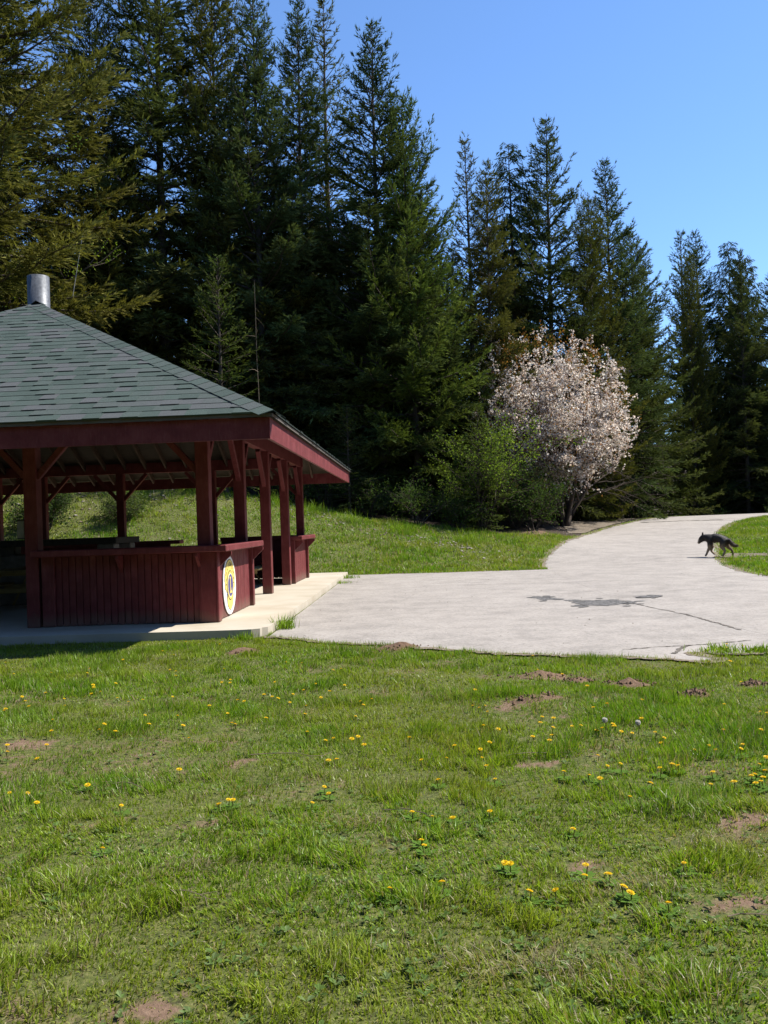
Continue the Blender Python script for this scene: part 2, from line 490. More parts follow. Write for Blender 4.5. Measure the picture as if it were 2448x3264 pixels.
def ribbon(name, parent, mat, pts, w, dz, seed, amp=.03, n=60):
    P = ragged(pts, amp, n, seed); T = np.gradient(P, axis=0); N = np.stack([-T[:, 1], T[:, 0]], 1)
    N /= np.linalg.norm(N, axis=1)[:, None] + 1e-9
    ww = w * (.25 + 1.5 * fbm(np.arange(n) * .7 + seed * 3, np.zeros(n), 2)) ** 1.6
    ww[0] = ww[-1] = .002
    L = P + N * ww[:, None]; Rr = P - N * ww[:, None]
    V = np.concatenate([np.c_[L, ground(L[:, 0], L[:, 1]) + dz], np.c_[Rr, ground(Rr[:, 0], Rr[:, 1]) + dz]])
    i = np.arange(n - 1)
    return link(name, mesh_np(name, V, [np.stack([i, i + n, i + n + 1, i + 1], -1)], mat), None, parent)

def ell(cx, cy, a, b, rot=0, n=14):
    return [(cx + a * math.cos(k) * math.cos(rot) - b * math.sin(k) * math.sin(rot), cy + a * math.cos(k) * math.sin(rot) + b * math.sin(k) * math.cos(rot))
            for k in np.linspace(0, 2 * math.pi, n, endpoint=False)]
def crumbs(par, cx, cy, a, b, n, dz, seed):
    r = random.Random(seed)
    for k in range(n):
        q = r.uniform(0, 6.28); u = r.uniform(.75, 1.5)
        s_ = r.uniform(.02, .09)
        sheet('worn_patch', par, M['coarse'], ell(cx + a * u * math.cos(q), cy + b * u * math.sin(q), s_, s_ * r.uniform(.8, 2.2), r.uniform(0, 3), 8), dz + .0004 * (k % 5), seed + k, s_ * .5, 16)
crumbs(pad, 3.74, 15.35, .50, .52, 26, .0215, 900); crumbs(pad, 2.98, 16.5, .2, .4, 14, .0215, 950); crumbs(road, 4.78, 16.0, .2, .25, 8, .036, 980)
sheet('worn_patch', pad, M['coarse'], ell(3.74, 15.35, .50, .52, -.3), .020, 21, .16)
sheet('worn_patch', pad, M['coarse'], ell(2.98, 16.5, .20, .40, .3), .020, 22, .14)
sheet('worn_patch', pad, M['coarse'], ell(3.32, 15.9, .14, .22, .2), .020, 23, .08)
sheet('worn_patch', road, M['coarse'], ell(4.72, 16.0, .2, .22, .2), .034, 24, .08)
ribbon('crack', pad, M['crack'], [(4.42, 13.0), (4.18, 14.76), (4.12, 15.6)], .011, .021, 31, .03)
ribbon('crack', pad, M['crack'], [(4.45, 11.2), (4.43, 12.5), (4.40, 13.2)], .018, .021, 32, .03)
ribbon('crack', pad, M['crack'], [(2.6, 9.9), (3.0, 10.02), (3.55, 10.1), (4.2, 10.3)], .012, .021, 33, .05)
ribbon('crack', pad, M['crack'], [(3.05, 9.5), (3.25, 9.9), (3.4, 10.1)], .02, .021, 34, .03)
ribbon('crack', road, M['crack'], [(13.1, 45.0), (15.0, 45.25), (17.2, 45.0)], .16, .044, 35, .12)
ribbon('crack', pad, M['crack'], [(1.6, 20.5), (2.6, 20.6), (3.2, 20.5)], .012, .021, 36, .05)
gv = sheet('gravel_verge', None, M['gravel'], [(7.7, 37.6), (8.4, 41.0), (8.8, 45.5), (11.2, 51), (14.4, 51), (12.4, 45.8), (10.2, 42.2), (8.6, 38.6)], .03, 41, .3, 70)
tag(gv, 'brown gravel verge beside the curving road under the trees', kind='structure')
gp = sheet('gravel_path', None, M['gravel'], [(9.9, 26.6), (10.9, 28.6), (12.5, 28.15), (20, 28.0), (20, 27.45), (12.4, 27.45), (10.6, 27.0)], .022, 42, .3, 90)
tag(gp, 'narrow gravel path leaving the road behind the dog', kind='structure')

# ------------------------------------------------------------------ concrete slab
bm = bmesh.new()
def side(p, q, n, seed, amp=.012):
    return ragged([p, q], amp, n, seed)[:-1]
c0, c1, c2, c3 = (-5.3, -6.0), (5.25, -6.0), (5.25, 8.0), (-5.3, 8.0)
ol = np.concatenate([side(c0, (5.12, -6.0), 50, 51), np.array([[5.05, -5.97], [5.16, -5.90], [5.17, -5.80], [5.24, -5.72]]), side((5.25, -5.6), c2, 70, 52, .02), side(c2, c3, 20, 53), side(c3, c0, 20, 54)])
f = bm.faces.new([bm.verts.new((x, y, .12)) for x, y in ol]); f.normal_update()
if f.normal.z < 0: f.normal_flip()
ex = bmesh.ops.extrude_face_region(bm, geom=[f])
for v in ex['geom']:
    if isinstance(v, bmesh.types.BMVert): v.co.z -= .25
bmesh.ops.recalc_face_normals(bm, faces=bm.faces[:])
me = bpy.data.meshes.new('concrete_slab'); bm.to_mesh(me); bm.free()
slab = link('concrete_slab', me, M['concrete'], None, (SLAB_C.x, SLAB_C.y, 0), (0, 0, SLAB_R))
tag(slab, 'pale concrete slab under the picnic pavilion', kind='structure')

# ------------------------------------------------------------------ pavilion
PV = empty('picnic_pavilion', (SLAB_C.x, SLAB_C.y, 0), SLAB_R)
tag(PV, 'open dark red picnic pavilion with green shingled hip roof', 'pavilion')
EX, EY = 5.5, 6.55
ZB, ZT, ZR = 2.69, 2.985, 6.05
RY = 0.85
red = M['red']
PZ = 3.12                                           # underside of the ring beams
FY, BY, SX = -4.85, 5.85, 4.18
fx = [4.18, 1.54, -1.2, -4.18]; bx = [4.18, 1.8, -.73, -2.9, -4.18]; sy = [-2.15, .5, 3.15]
posts = [(x, FY) for x in fx] + [(x, BY) for x in bx] + [(s * SX, y) for s in (1, -1) for y in sy]
for x, y in posts:
    box('post', red, PV, (x, y, (.12 + PZ) / 2 + .001), (.2, .2, round(PZ - .12, 3)), (0, 0, random.uniform(-.01, .01)), .008)
# ring beams
for y in (FY, BY):
    box('ring_beam', red, PV, (0, y, PZ + .14), (8.6, .16, .28))
for x in (SX, -SX):
    box('ring_beam', red, PV, (x, (FY + BY) / 2, PZ + .137), (.158, BY - FY - .17, .27))
# knee braces
def brace(x, y, dx, dy):
    k = .72
    beam('knee_brace', red, PV, (x + dx * .08, y + dy * .08, PZ - k), (x + dx * k, y + dy * k, PZ - .02), .09, .09)
for x in fx + bx:
    y = FY if x in fx else BY
for x in fx:
    if x < 4: brace(x, FY, 1, 0)
    if x > -4: brace(x, FY, -1, 0)
for x in bx:
    if x < 4: brace(x, BY, 1, 0)
    if x > -4: brace(x, BY, -1, 0)
for s in (1, -1):
    for y in [FY] + sy + [BY]:
        if y < 5: brace(s * SX, y, 0, 1)
        if y > -4: brace(s * SX, y, 0, -1)
# fascia boards, mitred
def fascia(p, q, inx, iny):
    th = .045
    P = [(p[0], p[1]), (q[0], q[1]), (q[0] + inx[1][0] * th, q[1] + inx[1][1] * th), (p[0] + inx[0][0] * th, p[1] + inx[0][1] * th)]
    V = [(x, y, ZB) for x, y in P] + [(x, y, ZT - .012) for x, y in P]
    F = [(3, 2, 1, 0), (4, 5, 6, 7)] + [(i, (i + 1) % 4, (i + 1) % 4 + 4, i + 4) for i in range(4)]
    me = bpy.data.meshes.new('fascia'); me.from_pydata(V, [], F); me.materials.append(red)
    return link('fascia_board', me, None, PV)
fascia((-EX, -EY), (EX, -EY), [(1, 1), (-1, 1)], 0)
fascia((EX, -EY), (EX, 1.35), [(-1, 1), (-1, 0)], 0)
fascia((EX - .006, 1.362), (EX - .006, EY), [(-1, 0), (-1, -1)], 0)
fascia((EX, EY), (-EX, EY), [(-1, -1), (1, -1)], 0)
fascia((-EX, EY), (-EX, -EY), [(1, -1), (1, 1)], 0)
# roof deck: four faces with thickness, sawn edge a little beyond the fascia
o_ = .05
C4 = [(EX + o_, -EY - o_), (EX + o_, EY + o_), (-EX - o_, EY + o_), (-EX - o_, -EY - o_)]
zt = ZT - .01
V = [(x, y, zt) for x, y in C4] + [(0, -RY, ZR), (0, RY, ZR)]
V += [(x, y, zt + .045) for x, y in C4] + [(0, -RY, ZR + .05), (0, RY, ZR + .05)]
F = [(0, 4, 3)[::-1], (1, 5, 4, 0)[::-1], (2, 5, 1)[::-1], (3, 4, 5, 2)[::-1]]
F = [tuple(reversed(f)) for f in F]
F += [(9, 6, 10), (6, 7, 11, 10), (7, 8, 11), (8, 9, 10, 11), (0, 1, 7, 6), (1, 2, 8, 7), (2, 3, 9, 8), (3, 0, 6, 9)]
me = bpy.data.meshes.new('roof'); me.from_pydata(V, [], F); me.materials.append(M['deck']); me.materials.append(M['edge'])
for p in list(me.polygons)[8:]: p.material_index = 1
roof = link('roof', me, None, PV)
# rafters
pf = (ZR - ZT) / (EY - RY); ps = (ZR - ZT) / EX
for s in (-1, 1):
    for k in range(-9, 10):
        x = k * .56
        run = (EY - RY) * (1 - abs(x) / EX)
        if run < .5: continue
        y0 = s * (EY - .07); y1 = s * (EY - run + .06)
        beam('rafter', M['rafter'], PV, (x, y0, ZT - .10 + .07 * pf), (x, y1, ZT - .10 + (run - .06) * pf), .05, .16)
    for k in range(-11, 12):
        y = k * .56
        run = EX if abs(y) < RY else EX * (1 - (abs(y) - RY) / (EY - RY))
        if run < .5: continue
        beam('rafter', M['rafter'], PV, (s * (EX - .07), y, ZT - .10 + .07 * ps), (s * (EX - run + .06), y, ZT - .10 + (run - .06) * ps), .05, .16)
    for q in (-1, 1):
        beam('hip_rafter', M['rafter'], PV, (s * (EX - .06), q * (EY - .06), ZT - .115), (0, q * RY, ZR - .13), .07, .2)

# shingles: tapered tabs in courses; those that can be seen are single pieces
def shingle_verts(w, l, th):
    V = np.array([[-w / 2, 0, th], [w / 2, 0, th], [w / 2, l, .003], [-w / 2, l, .003], [-w / 2, 0, -.004], [w / 2, 0, -.004], [w / 2, l, -.004], [-w / 2, l, -.004]])
    return V
SF = np.array([[0, 1, 2, 3], [4, 5, 1, 0], [5, 6, 2, 1], [7, 4, 0, 3], [6, 7, 3, 2]])
sh_cache = {}
def shingle_mesh(w, th):
    k = (round(w, 2) + .004, th)
    if k not in sh_cache:
        sh_cache[k] = mesh_np('shingle', shingle_verts(k[0], .30, th), [SF], M['shingle'])
    return sh_cache[k]
NC = 31
def face_frame(i):
    # origin at eave middle, x along eave, y up the slope, z out
    if i in (0, 2):
        s = -1 if i == 0 else 1
        ex = Vector((1 if i == 0 else -1, 0, 0)); up = Vector((0, -s * (EY - RY), ZR - ZT)); o = Vector((0, s * (EY + .05), ZT + .045)); hw = EX
        run = up.length
    else:
        s = 1 if i == 1 else -1
        ex = Vector((0, 1 if i == 1 else -1, 0)); up = Vector((-s * EX, 0, ZR - ZT)); o = Vector((s * (EX + .05), 0, ZT + .045)); hw = EY
        run = up.length
    up = up.normalized(); n = ex.cross(up)
    return o, ex, up, n, hw, run
extraV = []; extraF = []; nv = 0; n_seen = 0
for i in range(4):
    o, ex, up, n, hw, run = face_frame(i)
    top = 0 if i in (0, 2) else RY
    rot = Matrix((ex, up, n)).transposed()
    eul = (rot @ Matrix.Rotation(0, 3, 'X')).to_euler()
    for c in range(NC):
        v0 = run * c / NC - .02
        half = hw + (top - hw) * (v0 + .12) / run + .05
        x = -half; last_th = .012
        sag = .004 * math.sin(c * 1.7)
        while x < half - .04:
            w = random.uniform(.20, .36)
            w = min(w, half - x)
            if half - x - w < .1: w = half - x
            th = .022 if (last_th < .02 and random.random() < .42) else .012
            last_th = th
            loc = o + ex * (x + w / 2) + up * (v0 + random.uniform(-.002, .002) - (.006 if th > .02 else 0) + sag) + n * .006
            wx, wy = pav(loc.x, loc.y)
            seen = i == 0 and wx > -.45 * wy - .1 and n_seen < 300
            n_seen += seen
            ht = max(.02, hw + (top - hw) * (v0 + .30) / run + .02); xc = x + w / 2
            hb = hw + (top - hw) * max(v0, 0) / run + .06
            Vc = shingle_verts(w + .004, .30, th)
            lim = np.where(Vc[:, 1] > .1, ht, hb)
            Vt = Vc.copy(); Vt[:, 0] = np.clip(Vc[:, 0] + xc, -lim, lim) - xc
            cut = np.abs(Vt - Vc).max() > .006
            if seen:
                link('shingle', mesh_np('shingle', Vt, [SF], M['shingle']) if cut else shingle_mesh(w, th), None, roof, loc, eul)
            else:
                V = Vt @ np.array(rot).T + np.array(loc)
                extraV.append(V); extraF.append(SF + nv); nv += 8
            x += w
# hip caps: folded pieces stepping down the hips
def cap_verts(L, wdt, drop, th=.02):
    return np.array([[0, 0, th], [0, -wdt, th - drop * 1.22], [L, -wdt, -drop * 1.22 + .004], [L, 0, .004], [L, wdt, -drop + .004], [0, wdt, th - drop],
                     [0, 0, th - .014], [0, -wdt, th - drop * 1.22 - .014], [0, wdt, th - drop - .014]])
CF = [np.array([[0, 1, 2, 3], [0, 3, 4, 5], [0, 6, 7, 1], [0, 5, 8, 6]])]
capm = mesh_np('hip_shingle', cap_verts(.30, .22, .080, .012), CF, M['shingle'])
NH = 36
for sx_, sy_ in ((1, -1), (-1, -1), (1, 1), (-1, 1)):
    a_ = Vector((sx_ * (EX + .06), sy_ * (EY + .06), ZT + .055)); b_ = Vector((0, sy_ * RY, ZR + .075))
    d = (b_ - a_); L = d.length; d.normalize()
    yv = Vector((0, 0, 1)).cross(d).normalized(); zv = d.cross(yv)
    m3 = Matrix((d, yv, zv)).transposed()
    for k in range(NH):
        loc = a_ + d * (L * k / NH) + zv * .012
        if sy_ == -1:
            link('hip_shingle', capm, None, roof, loc, (m3 @ Matrix.Rotation(random.uniform(-.008, .008), 3, 'Z')).to_euler())
        else:
            V = cap_verts(.30, .22, .080, .012) @ np.array(m3).T + np.array(loc)
            extraV.append(V); extraF += [CF[0] + nv]; nv += 9
xs = link('shingles', mesh_np('shingles', np.concatenate(extraV), [np.concatenate(extraF)], M['shingle_far']), None, roof)
xs['kind'] = 'stuff'
# ridge cap
link('ridge_cap', mesh_np('ridge_cap', np.array([[-.2, -RY - .08, ZR + .0], [0, -RY - .12, ZR + .115], [.2, -RY - .08, ZR + .0], [-.2, RY + .1, ZR], [0, RY + .1, ZR + .115], [.2, RY + .1, ZR]]),
     [np.array([[0, 1, 4, 3], [1, 2, 5, 4]])], M['shingle_far']), None, roof)

# counters: board walls with shelf, corner posts and brackets
CT = 1.285
def counter(segs, label):
    """segs: list of (p, q, outward) wall runs in pavilion coordinates"""
    mid = box('counter', red, PV, (0, 0, 0), (.01, .01, .01))
    V = []; F = []
    for (p, q, n) in segs:
        p = Vector(p); q = Vector(q); n = Vector(n)
        for zz in (.16, 1.19):
            for pt in (p, q, q - n * .05, p - n * .05):
                V.append((pt.x, pt.y, zz))
        k = len(V) - 8
        F += [(k + 3, k + 2, k + 1, k), (k + 4, k + 5, k + 6, k + 7)] + [(k + i, k + (i + 1) % 4, k + (i + 1) % 4 + 4, k + i + 4) for i in range(4)]
    me = bpy.data.meshes.new('counter'); me.from_pydata(V, [], F); me.materials.append(red)
    mid.data = me
    mid['label'] = label
    for (p, q, n) in segs:
        p = Vector(p); q = Vector(q); n = Vector(n); d = q - p; L = d.length; u = d.normalized()
        nb = int(L / .105); w = L / nb
        ang = math.atan2(u.y, u.x)
        for k in range(nb):
            c = p + u * (k + .5) * w + n * (.014 + random.uniform(-.002, .003))
            box('board', red, mid, (c.x, c.y, .655 + random.uniform(-.006, .006)), (round(w - .012, 3), .022, 1.05), (0, 0, ang), .005)
    return mid
def shelf(par, x0, x1, y0, y1, z=CT):
    return box('shelf', red, par, ((x0 + x1) / 2, (y0 + y1) / 2, z - .05), (x1 - x0, y1 - y0, .1), bev=.012)
def bracket(par, x, y, dx, dy):
    V = [];
    px_, py_ = -dy * .022, dx * .022
    for s in (-1, 1):
        for a_, z in ((0, CT - .11), (.22, CT - .11), (.22, CT - .16), (0, CT - .37)):
            V.append((x + dx * a_ + px_ * s, y + dy * a_ + py_ * s, z))
    F = [(0, 1, 2, 3), (7, 6, 5, 4)] + [(i, i + 4, (i + 1) % 4 + 4, (i + 1) % 4) for i in range(4)]
    me = bpy.data.meshes.new('bracket'); me.from_pydata(V, [], F); me.materials.append(red)
    link('bracket', me, None, par)
def cpost(par, x, y, w=.2):
    box('corner_post', red, par, (x, y, .12 + .533), (w, .09, 1.066), bev=.01) if w else None

# near corner counter
xr = 4.30
c = counter([((1.66, FY - .02), (xr, FY - .02), (0, -1)), ((xr, FY - .02), (xr, -2.2), (1, 0))], 'near corner counter of red boards under a thick shelf')
shelf(c, 1.6, xr + .26, FY - .30, FY - .101)
shelf(c, 1.62, xr - .0, FY - .099, FY + .05)
shelf(c, xr + .002, xr + .258, FY - .098, -2.0)
box('corner_post', red, c, (xr - .07, FY - .075, .655), (.26, .07, 1.06), bev=.01)
box('corner_post', red, c, (xr + .055, FY - .02, .655), (.055, .18, 1.06), bev=.01)
box('corner_post', red, c, (xr + .05, -2.2, .655), (.09, .13, 1.06), bev=.01)
box('corner_post', red, c, (1.78, FY - .07, .655), (.2, .06, 1.06), bev=.01)
bracket(c, xr + .03, FY + .10, 1, 0); bracket(c, xr + .06, -2.2, 1, 0)
bracket(c, 4.1, FY - .05, 0, -1); bracket(c, 2.9, FY - .05, 0, -1)
# far corner counter
c = counter([((xr, 3.45), (xr, BY + .05), (1, 0)), ((2.0, BY + .02), (xr, BY + .02), (0, 1))], 'far corner counter of red boards')
shelf(c, xr - .12, xr + .26, 3.32, BY + .2)
shelf(c, 2.0, xr - .122, BY - .13, BY + .198)
box('corner_post', red, c, (xr - .07, 3.40, .655), (.27, .09, 1.06), bev=.01)
box('corner_post', red, c, (xr + .05, 5.72, .655), (.09, .13, 1.06), bev=.01)
bracket(c, xr + .03, 3.5, 1, 0); bracket(c, xr + .06, 5.72, 1, 0)
# rear counter
c = counter([((-3.9, BY + .02), (.6, BY + .02), (0, 1))], 'low rear counter of red boards')
shelf(c, -4.05, .9, BY - .2, BY + .25, 1.26)
# left corner counter, out of the picture
c = counter([((-xr, FY - .02), (-1.4, FY - .02), (0, -1)), ((-xr, FY), (-xr, -2.2), (-1, 0))], 'left corner counter of red boards')
shelf(c, -xr - .26, -1.4, FY - .30, FY - .101)

# flue
V = []; F = []
for k, (r, z) in enumerate(((.22, ZR - .5), (.22, 6.88), (.205, 6.88), (.205, 6.3))):
    for j in range(28):
        a_ = 2 * math.pi * j / 28; V.append((r * math.cos(a_), r * math.sin(a_), z))
for k in range(3):
    for j in range(28): F.append((k * 28 + j, k * 28 + (j + 1) % 28, (k + 1) * 28 + (j + 1) % 28, (k + 1) * 28 + j))
me = bpy.data.meshes.new('flue'); me.from_pydata(V, [], F); me.materials.append(M['steel'])
for p in me.polygons: p.use_smooth = True
fl = link('flue', me, None, PV, (-.30, -.12, 0)); fl['label'] = 'galvanised steel flue pipe at the roof peak'
V = [(0, 0, 0)]; F = []
V = []
for r, z in ((.40, ZR - .10), (.225, ZR + .16)):
    for j in range(24):
        a_ = 2 * math.pi * j / 24; V.append((r * math.cos(a_), r * math.sin(a_), z))
F = [(j, (j + 1) % 24, 24 + (j + 1) % 24, 24 + j) for j in range(24)]
me = bpy.data.meshes.new('flashing'); me.from_pydata(V, [], F); me.materials.append(M['iron'])
link('flashing', me, None, fl)

# barbecue hearth below the flue
H = empty('barbecue_hearth', (*pav(-.15, .1), .12), SLAB_R)
tag(H, 'dark block barbecue hearth with steel top in the middle of the pavilion', 'barbecue')
for x in (-1.25, 1.25):
    for y in (-.5, .5):
        box('pier', M['block'], H, (x, y, .59), (.36, .3, 1.18), bev=.02)
box('hearth_base', M['block'], H, (0, 0, .5), (2.1, 1.2, 1.0), bev=.02)
box('top_plate', M['iron'], H, (0, 0, 1.245), (3.0, 1.5, .125), bev=.01)

# picnic tables
def picnic_table(loc, rz, label):
    T = empty('picnic_table', loc, rz)
    tag(T, label, 'table', 'picnic tables under the pavilion')
    w = M['table']
    for k in range(5): box('top_plank', w, T, ((k - 2) * .15, 0, .76), (.14, 2.2, .04))
    for s in (-1, 1):
        for k in range(2): box('seat_plank', w, T, (s * (.66 + .15 * k), 0, .45), (.14, 2.2, .04))
        box('top_cleat', w, T, (0, s * .75, .71), (.72, .04, .09))
        box('seat_bearer', w, T, (0, s * .75 + .045, .385), (1.55, .04, .09))
        for q in (-1, 1):
            beam('leg', w, T, (q * .26, s * .75 - .045 * s * 0 - .0 + .002 * q + .09 * s, .70), (q * .62, s * .75 + .09 * s, .0), .04, .09, up=(0, 1, 0))
    return T
picnic_table((-6.9, 17.2, .12), .06, 'yellow wood picnic table at the left behind the front post')
picnic_table((-3.75, 21.3, .12), -.02, 'picnic table seen through the gap between the two corner counters')
picnic_table((-8.2, 22.6, .12), 1.5, 'picnic table deep in the shade before the rear counter')

# box on the front post
U = empty('meter_box', (*pav(1.54 - .17, FY), 1.62), SLAB_R)
tag(U, 'small dark box fixed to the left front post', 'box')
box('case', M['iron'], U, (0, 0, 0), (.13, .12, .3), bev=.01)
box('cover', M['block'], U, (0, -.066, 0), (.11, .012, .26))

# round emblem on the right wall of the near counter
E_ = empty('club_sign', (*pav(xr + .036, -4.02), .615), SLAB_R)
tag(E_, 'round white, gold and blue club emblem with letter L on the near counter', 'sign')
def plate(name, mat, pts, x, th=.003, parent=E_):
    """flat cut-out in the sign plane: pts are (to the right, up)"""
    n = len(pts)
    V = [(x, p[0], p[1]) for p in pts] + [(x - th, p[0], p[1]) for p in pts]
    F = [tuple(range(n)), tuple(range(2 * n - 1, n - 1, -1))] + [(i, i + n, (i + 1) % n + n, (i + 1) % n) for i in range(n)]
    bm = bmesh.new(); vs = [bm.verts.new(v) for v in V]
    for f_ in F: bm.faces.new([vs[i] for i in f_])
    bmesh.ops.recalc_face_normals(bm, faces=bm.faces[:])
    bmesh.ops.triangulate(bm, faces=[f_ for f_ in bm.faces if len(f_.verts) > 4])
    me = bpy.data.meshes.new(name); bm.to_mesh(me); bm.free(); me.materials.append(mat)
    return link(name, me, None, parent)
def circ(r, cx=0, cy=0, n=48, ry=None): return [(cx + r * math.cos(2 * math.pi * k / n), cy + (ry or r) * math.sin(2 * math.pi * k / n)) for k in range(n)]
def ring_pts(r0, r1, a0, a1, n=24):
    return [(r1 * math.cos(a0 + (a1 - a0) * k / n), r1 * math.sin(a0 + (a1 - a0) * k / n)) for k in range(n + 1)] + \
           [(r0 * math.cos(a1 + (a0 - a1) * k / n), r0 * math.sin(a1 + (a0 - a1) * k / n)) for k in range(n + 1)]
plate('disc', M['white'], circ(.466), .012, .012)
# gold upper field with dark outline, gold lower shield
up_ = ring_pts(.17, .405, R(38), R(142)); plate('outline', M['ink'], ring_pts(.16, .418, R(36), R(144)), .015); plate('gold_field', M['gold'], up_, .018)
for s in (-1, 1):
    head = [(s * x, y) for x, y in ((.19, .29), (.29, .27), (.355, .18), (.375, .08), (.345, .05), (.36, -.02), (.33, -.06), (.285, -.05), (.26, -.10), (.215, -.08), (.205, .02), (.19, .12))]
    big = [(x * 1.035 - s * .004, y * 1.03 + .004) for x, y in head]
    plate('outline', M['ink'], big, .0152); plate('lion_head', M['gold'], head, .0182)
    for (x0, y0, x1, y1) in ((.22, .22, .31, .17), (.225, .12, .30, .08), (.23, .03, .31, .02)):
        dx, dy = x1 - x0, y1 - y0; l = math.hypot(dx, dy); nx_, ny_ = -dy / l * .007, dx / l * .007
        plate('mane_line', M['ink'], [(s * (x0 + nx_), y0 + ny_), (s * (x1 + nx_), y1 + ny_), (s * (x1 - nx_), y1 - ny_), (s * (x0 - nx_), y0 - ny_)], .0205)
    plate('scroll', M['blue'], [(s * x, y) for x, y in ((.20, -.12), (.235, -.13), (.25, -.19), (.225, -.235), (.235, -.185))], .0155)
low = [(-.19, -.15), (.19, -.15), (.225, -.21), (.19, -.30), (.10, -.365), (0, -.395), (-.10, -.365), (-.19, -.30), (-.225, -.21)]
plate('outline', M['ink'], [(x * 1.04, y * 1.02 + .002) for x, y in low], .0153); plate('gold_field', M['gold'], low, .0183)
plate('outline', M['ink'], circ(.238), .0215); plate('ring', M['gold'], circ(.222), .0235); plate('ring', M['white'], circ(.186), .0255); plate('centre', M['blue'], circ(.176), .0275)
plate('letter_l', M['gold'], [(-.075, -.125), (.085, -.125), (.085, -.045), (.062, -.045), (.05, -.088), (-.005, -.088), (-.005, .105), (.02, .105), (.02, .135), (-.075, .135), (-.075, .105), (-.05, .105), (-.05, -.095), (-.075, -.095)], .0300)
for k, chx in enumerate('LIONS'):
    tc = bpy.data.curves.new('letter', 'FONT'); tc.body = chx; tc.size = .105; tc.align_x = 'CENTER'; tc.extrude = .001
    to = bpy.data.objects.new('letter', tc); COL.objects.link(to)
    bpy.context.view_layer.update()
    me = bpy.data.meshes.new_from_object(to.evaluated_get(bpy.context.evaluated_depsgraph_get()))
    bpy.data.objects.remove(to)
    a_ = R(90) - (k - 2) * R(17)
    me.materials.clear(); me.materials.append(M['ink'])
    lo = link('letter', me, None, E_)
    rr_ = .30
    # text lies in the sign plane: its x goes to +y (viewer looks along -x), its normal to +x
    m = Matrix(((0, 0, 1), (1, 0, 0), (0, 1, 0))).to_4x4()
    lo.matrix_local = Matrix.Translation((.0195, rr_ * math.cos(a_), rr_ * math.sin(a_))) @ m @ Matrix.Rotation(a_ - R(90), 4, 'Z')

# ------------------------------------------------------------------ conifers
def norm(v): return v / (np.linalg.norm(v, axis=-1, keepdims=True) + 1e-9)

def tubes(paths, radii, sides=4):
    """paths (n,k,3), radii (n,k) -> one vertex array and quads"""
    n, k, _ = paths.shape
    T = norm(np.gradient(paths, axis=1))
    ref = np.where(np.abs(T[..., 2:3]) > .9, np.array([1., 0, 0]), np.array([0, 0, 1.]))
    A = norm(np.cross(T, ref)); B_ = np.cross(T, A)
    an = np.arange(sides) * 2 * math.pi / sides
    ring = paths[:, :, None, :] + radii[:, :, None, None] * (A[:, :, None, :] * np.cos(an)[None, None, :, None] + B_[:, :, None, :] * np.sin(an)[None, None, :, None])
    V = ring.reshape(-1, 3)
    I = np.arange(n * k * sides).reshape(n, k, sides)
    J = np.roll(I, -1, 2)
    F = np.stack([I[:, :-1], J[:, :-1], J[:, 1:], I[:, 1:]], -1).reshape(-1, 4)
    return V, F

